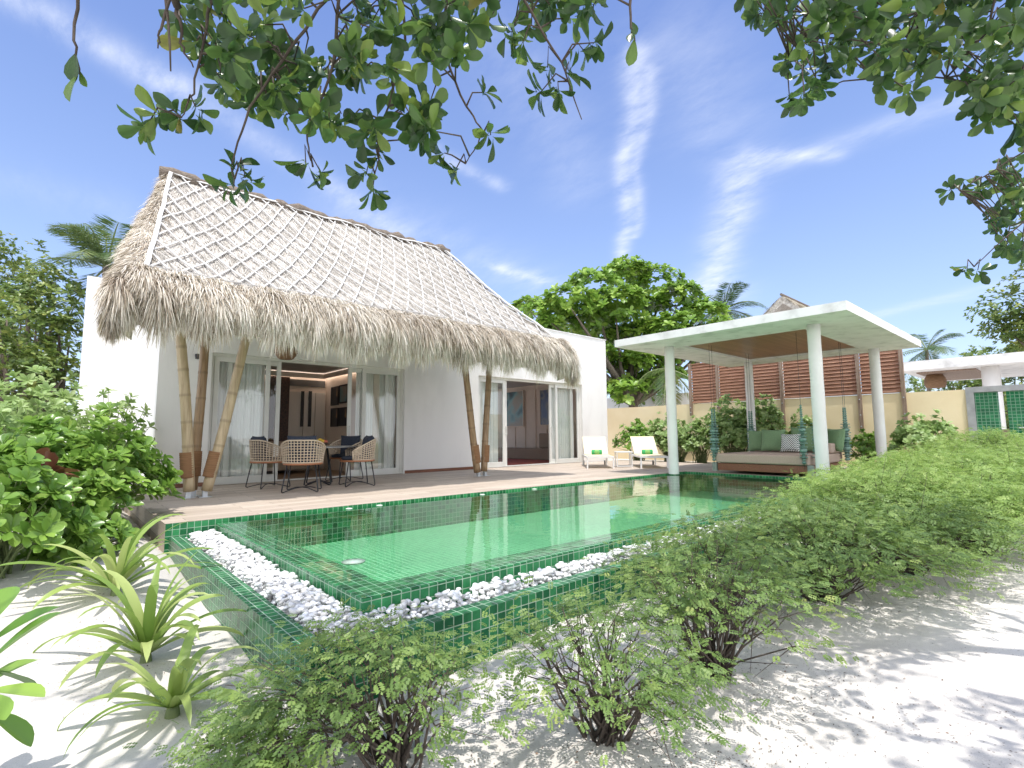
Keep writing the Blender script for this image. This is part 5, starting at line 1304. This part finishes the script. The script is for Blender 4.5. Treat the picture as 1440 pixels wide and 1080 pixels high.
# ------------------------------------------------------------------ overhanging trees in the foreground
def poly_in(p, poly):
    x, y = p; c = False; j = len(poly)-1
    for i in range(len(poly)):
        xi, yi = poly[i]; xj, yj = poly[j]
        if (yi > y) != (yj > y) and x < (xj-xi)*(y-yi)/(yj-yi)+xi: c = not c
        j = i
    return c
def over_tree(label, trunk, fork, branches, regions, singles, extra, seed, leaf=.125, few=()):
    g = np.random.default_rng(seed); r = thing('overhanging_tree', trunk, label, 'tree', 'trees overhanging the camera')
    tr = np.array(trunk); fk = np.array(fork)
    MB().tube([tr+(fk-tr)*k+np.array([.12*sin(4*k), .1*sin(3*k), 0]) for k in np.linspace(0, 1, 9)], [.16-.07*k for k in np.linspace(0, 1, 9)], 10).build('trunk', M['bark'], r, smooth=True)
    fkp = fk+np.array([.12*sin(4), .1*sin(3), 0])
    nodes = []; m = MB()
    for br in branches:
        pts_ = [at_depth(*q) for q in br]; a = pts_[0]
        mid = (fkp+a)/2+np.array([0, 0, .25])
        m.tube([fkp, mid, a], [.05, .032, .017], 7)
        dense = []
        for i in range(len(pts_)-1):
            for k in np.linspace(0, 1, 6)[:-1]: dense.append(pts_[i]+(pts_[i+1]-pts_[i])*k+g.normal(0, .004, 3))
        dense.append(pts_[-1]); nn = len(dense)
        m.tube(dense, [.009*(1-.75*i/nn) for i in range(nn)], 6); nodes += dense
    nodes = np.array(nodes)
    Cs = []; As = []
    def add(p, droop=.5, axis=None):
        p = np.array(p); d_ = np.linalg.norm(nodes-p, axis=1); q = nodes[int(np.argmin(d_))]
        if np.linalg.norm(p-q) > .02:
            mid = (p+q)/2+np.array([0, 0, .06])+g.normal(0, .02, 3); m.tube([q, mid, p], [.0055, .0045, .003], 5)
        ax = (p-q) if axis is None else np.array(axis); ax = ax/(np.linalg.norm(ax)+1e-6)+g.normal(0, .35, 3)+np.array([0, 0, -droop*.4])
        Cs.append(p); As.append(ax)
    for poly, cnt, d0, d1 in regions:
        xs = [q[0] for q in poly]; ys = [q[1] for q in poly]; k = 0
        while k < cnt:
            p = (g.uniform(min(xs), max(xs)), g.uniform(min(ys), max(ys)))
            if poly_in(p, poly): add(at_depth(p[0], p[1], g.uniform(d0, d1))); k += 1
    for s in singles: add(at_depth(*s))
    # crown above the frame: real leaves that throw the dappled shade
    (x0, x1, y0, y1, z0, z1, cnt) = extra; k = 0; tries = 0
    E_ = []
    while k < cnt and tries < 40*cnt:
        tries += 1
        p = np.array([g.uniform(x0, x1), g.uniform(y0, y1), g.uniform(z0, z1)])
        X_, Y_, Dp = proj(p)
        if Dp > .2 and Y_ > -45 and -150 < X_ < 1590: continue
        if sin(p[0]*2.3+seed)+sin(p[1]*2.7+1.3*seed)+.6*sin(p[0]*5+p[1]*4) < -.25: continue
        E_.append(p); k += 1
    for p in E_:
        d_ = np.linalg.norm(nodes-p, axis=1); Cs.append(p); As.append(g.normal(0, .5, 3)+np.array([0, 0, .3]))
    for p in E_[::16]: m.tube([fkp, (fkp+p)/2+np.array([0, 0, .15]), p], [.014, .008, .003], 5)
    m.build('branches', M['twig'], r, smooth=True)
    Cs = np.array(Cs); As = np.array(As)
    P, D, U = rosettes(Cs, As, 8, (25, 100))
    D[:, 2] -= .15; P = P+g.normal(0, .012, P.shape)
    for q in few:
        P = np.vstack([P, at_depth(*q)[None]]); d_ = np.array([g.normal(0, .35), g.normal(0, .35), -1.]); D = np.vstack([D, d_[None]]); U = np.vstack([U, -CM[2][None]+g.normal(0, .3, 3)])
    leaf_cloud('foliage', M['leaf_canopy'], P, D, U, leaf*g.uniform(.55, 1.15, len(P)), .74, T_OBOV, parent=r, var=g.random(len(P))**1.3)
polyA = [(235, 5), (300, -60), (690, -60), (700, 0), (680, 60), (700, 130), (650, 150), (640, 190), (560, 200), (520, 235), (470, 190), (430, 160), (390, 190), (330, 150), (290, 90), (240, 40)]
polyA2 = [(250, -60), (690, -60), (680, 70), (560, 130), (420, 130), (300, 60)]
polyB = [(690, -50), (890, -50), (840, 20), (800, 60), (720, 40)]
over_tree('tree overhanging the left and centre of the picture, with big oval leaves', (-1.6, -.8, -.5), (-.9, .3, 3.2),
    [[(520, -80, 2.5), (430, 40, 2.5), (350, 150, 2.55), (325, 235, 2.6), (330, 262, 2.6)], [(560, -80, 2.6), (570, 60, 2.7), (540, 170, 2.75), (525, 260, 2.8)],
     [(640, -70, 2.6), (620, 60, 2.7), (655, 150, 2.8), (680, 185, 2.8), (655, 230, 2.85)], [(700, -70, 2.6), (760, 40, 2.7), (795, 100, 2.75), (818, 168, 2.75)],
     [(886, -40, 2.5), (888, 40, 2.5), (893, 58, 2.5)], [(262, -60, 2.3), (225, 40, 2.3), (222, 68, 2.3)], [(112, -60, 2.2), (107, 60, 2.2), (112, 105, 2.2)], [(228, -60, 2.3), (240, 100, 2.3)],
     [(300, -60, 2.4), (290, 40, 2.4), (270, 130, 2.45), (255, 165, 2.45)], [(480, -80, 2.4), (470, 90, 2.5), (430, 190, 2.6), (440, 235, 2.6)], [(250, 10, 2.3), (255, 60, 2.35), (272, 95, 2.4)]],
    [(polyA, 88, 2.3, 3.1), (polyA2, 38, 2.3, 3.3), (polyB, 16, 2.5, 3.0)],
    [(325, 262, 2.6), (345, 250, 2.6), (335, 240, 2.6), (255, 165, 2.45), (225, 160, 2.45), (275, 150, 2.45), (205, 180, 2.45), (525, 265, 2.8), (515, 245, 2.8), (535, 220, 2.8), (625, 215, 2.85), (640, 240, 2.85), (690, 190, 2.8), (680, 130, 2.8),
     (770, 95, 2.75), (800, 100, 2.75), (785, 125, 2.75), (820, 70, 2.75), (835, 60, 2.75), (760, 130, 2.75), (720, 45, 2.7), (735, 60, 2.7), (310, 110, 2.5), (430, 230, 2.6), (450, 240, 2.6), (480, 160, 2.6), (590, 190, 2.8), (275, 60, 2.4), (260, 30, 2.4)],
    (-2.0, 3.3, -1.5, 3.1, 2.7, 5.6, 190), 21, .125, few=((112, 98, 2.2), (108, 70, 2.2), (113, 100, 2.2), (886, 28, 2.5), (893, 50, 2.5), (890, 45, 2.5)))
polyR = [(1048, -60), (1450, -60), (1450, 120), (1420, 130), (1330, 125), (1280, 135), (1200, 118), (1130, 138), (1095, 95), (1055, 50)]
polyR2 = [(1370, 120), (1450, 100), (1450, 190), (1400, 195), (1375, 160)]
polyR3 = [(1340, 235), (1450, 205), (1450, 275), (1360, 270)]
polyR4 = [(1380, 290), (1450, 260), (1450, 370), (1360, 375), (1390, 340)]
over_tree('tree overhanging the top right corner, with a dense dark crown', (5.2, -2.2, -.5), (4.6, -1.0, 3.6),
    [[(1250, -90, 3.0), (1180, 10, 3.1), (1110, 80, 3.2)], [(1330, -90, 3.0), (1290, 40, 3.1), (1230, 110, 3.2)], [(1420, -90, 2.9), (1390, 40, 3.0), (1330, 110, 3.1)], [(1480, -60, 2.9), (1450, 80, 3.0), (1390, 170, 3.1)], [(1500, 120, 3.6), (1440, 215, 3.9), (1350, 268, 4.2)], [(1500, 220, 3.6), (1440, 310, 3.9), (1370, 375, 4.0)]],
    [(polyR, 150, 2.7, 3.7), (polyR2, 20, 2.8, 3.3), (polyR3, 14, 4.2, 5.0), (polyR4, 22, 4.2, 5.2)], [(1335, 268, 4.3), (1375, 380, 4.0), (1360, 378, 4.0), (1390, 170, 3.1), (1105, 85, 3.2), (1065, 20, 3.2), (1110, 135, 3.2)],
    (1.2, 5.6, -2.2, 1.5, 3.0, 5.6, 150), 33, .122)

# leaf litter on the sand
n = 7500; g = np.random.default_rng(9)
bx = np.array([(4.9, 1.5), (2.97, 1.5), (2.0, 1.55), (1.3, 2.1), (3.9, 1.9), (6.3, 1.3), (3.5, 1.0), (2.3, 1.1), (5.6, .9), (.3, 6.3), (.5, 4.6)]); k = g.integers(0, len(bx), n)
xy = bx[k]+g.normal(0, .36, (n, 2))*g.choice([.5, 1, 1.7], (n, 1)); xy = xy[(xy[:, 1] < 2.6) | (xy[:, 0] < 1.0)]; n = len(xy)
P = np.stack([xy[:, 0], xy[:, 1], ground_z(xy[:, 0], xy[:, 1])+.006], -1); D = np.stack([g.normal(size=n), g.normal(size=n), g.normal(0, .12, n)], -1)
lt_ = leaf_cloud('leaf_litter', M['litter'], P, D, np.tile([0, 0, 1.], (n, 1))+g.normal(0, .25, (n, 3)), g.uniform(.004, .020, n)*g.random(n)**.6, .8, T_SMALL, loc=(3, 1.5, -.45))
tag(lt_, 'dark dry leaf litter scattered on the white sand', 'leaf litter', kind='stuff')
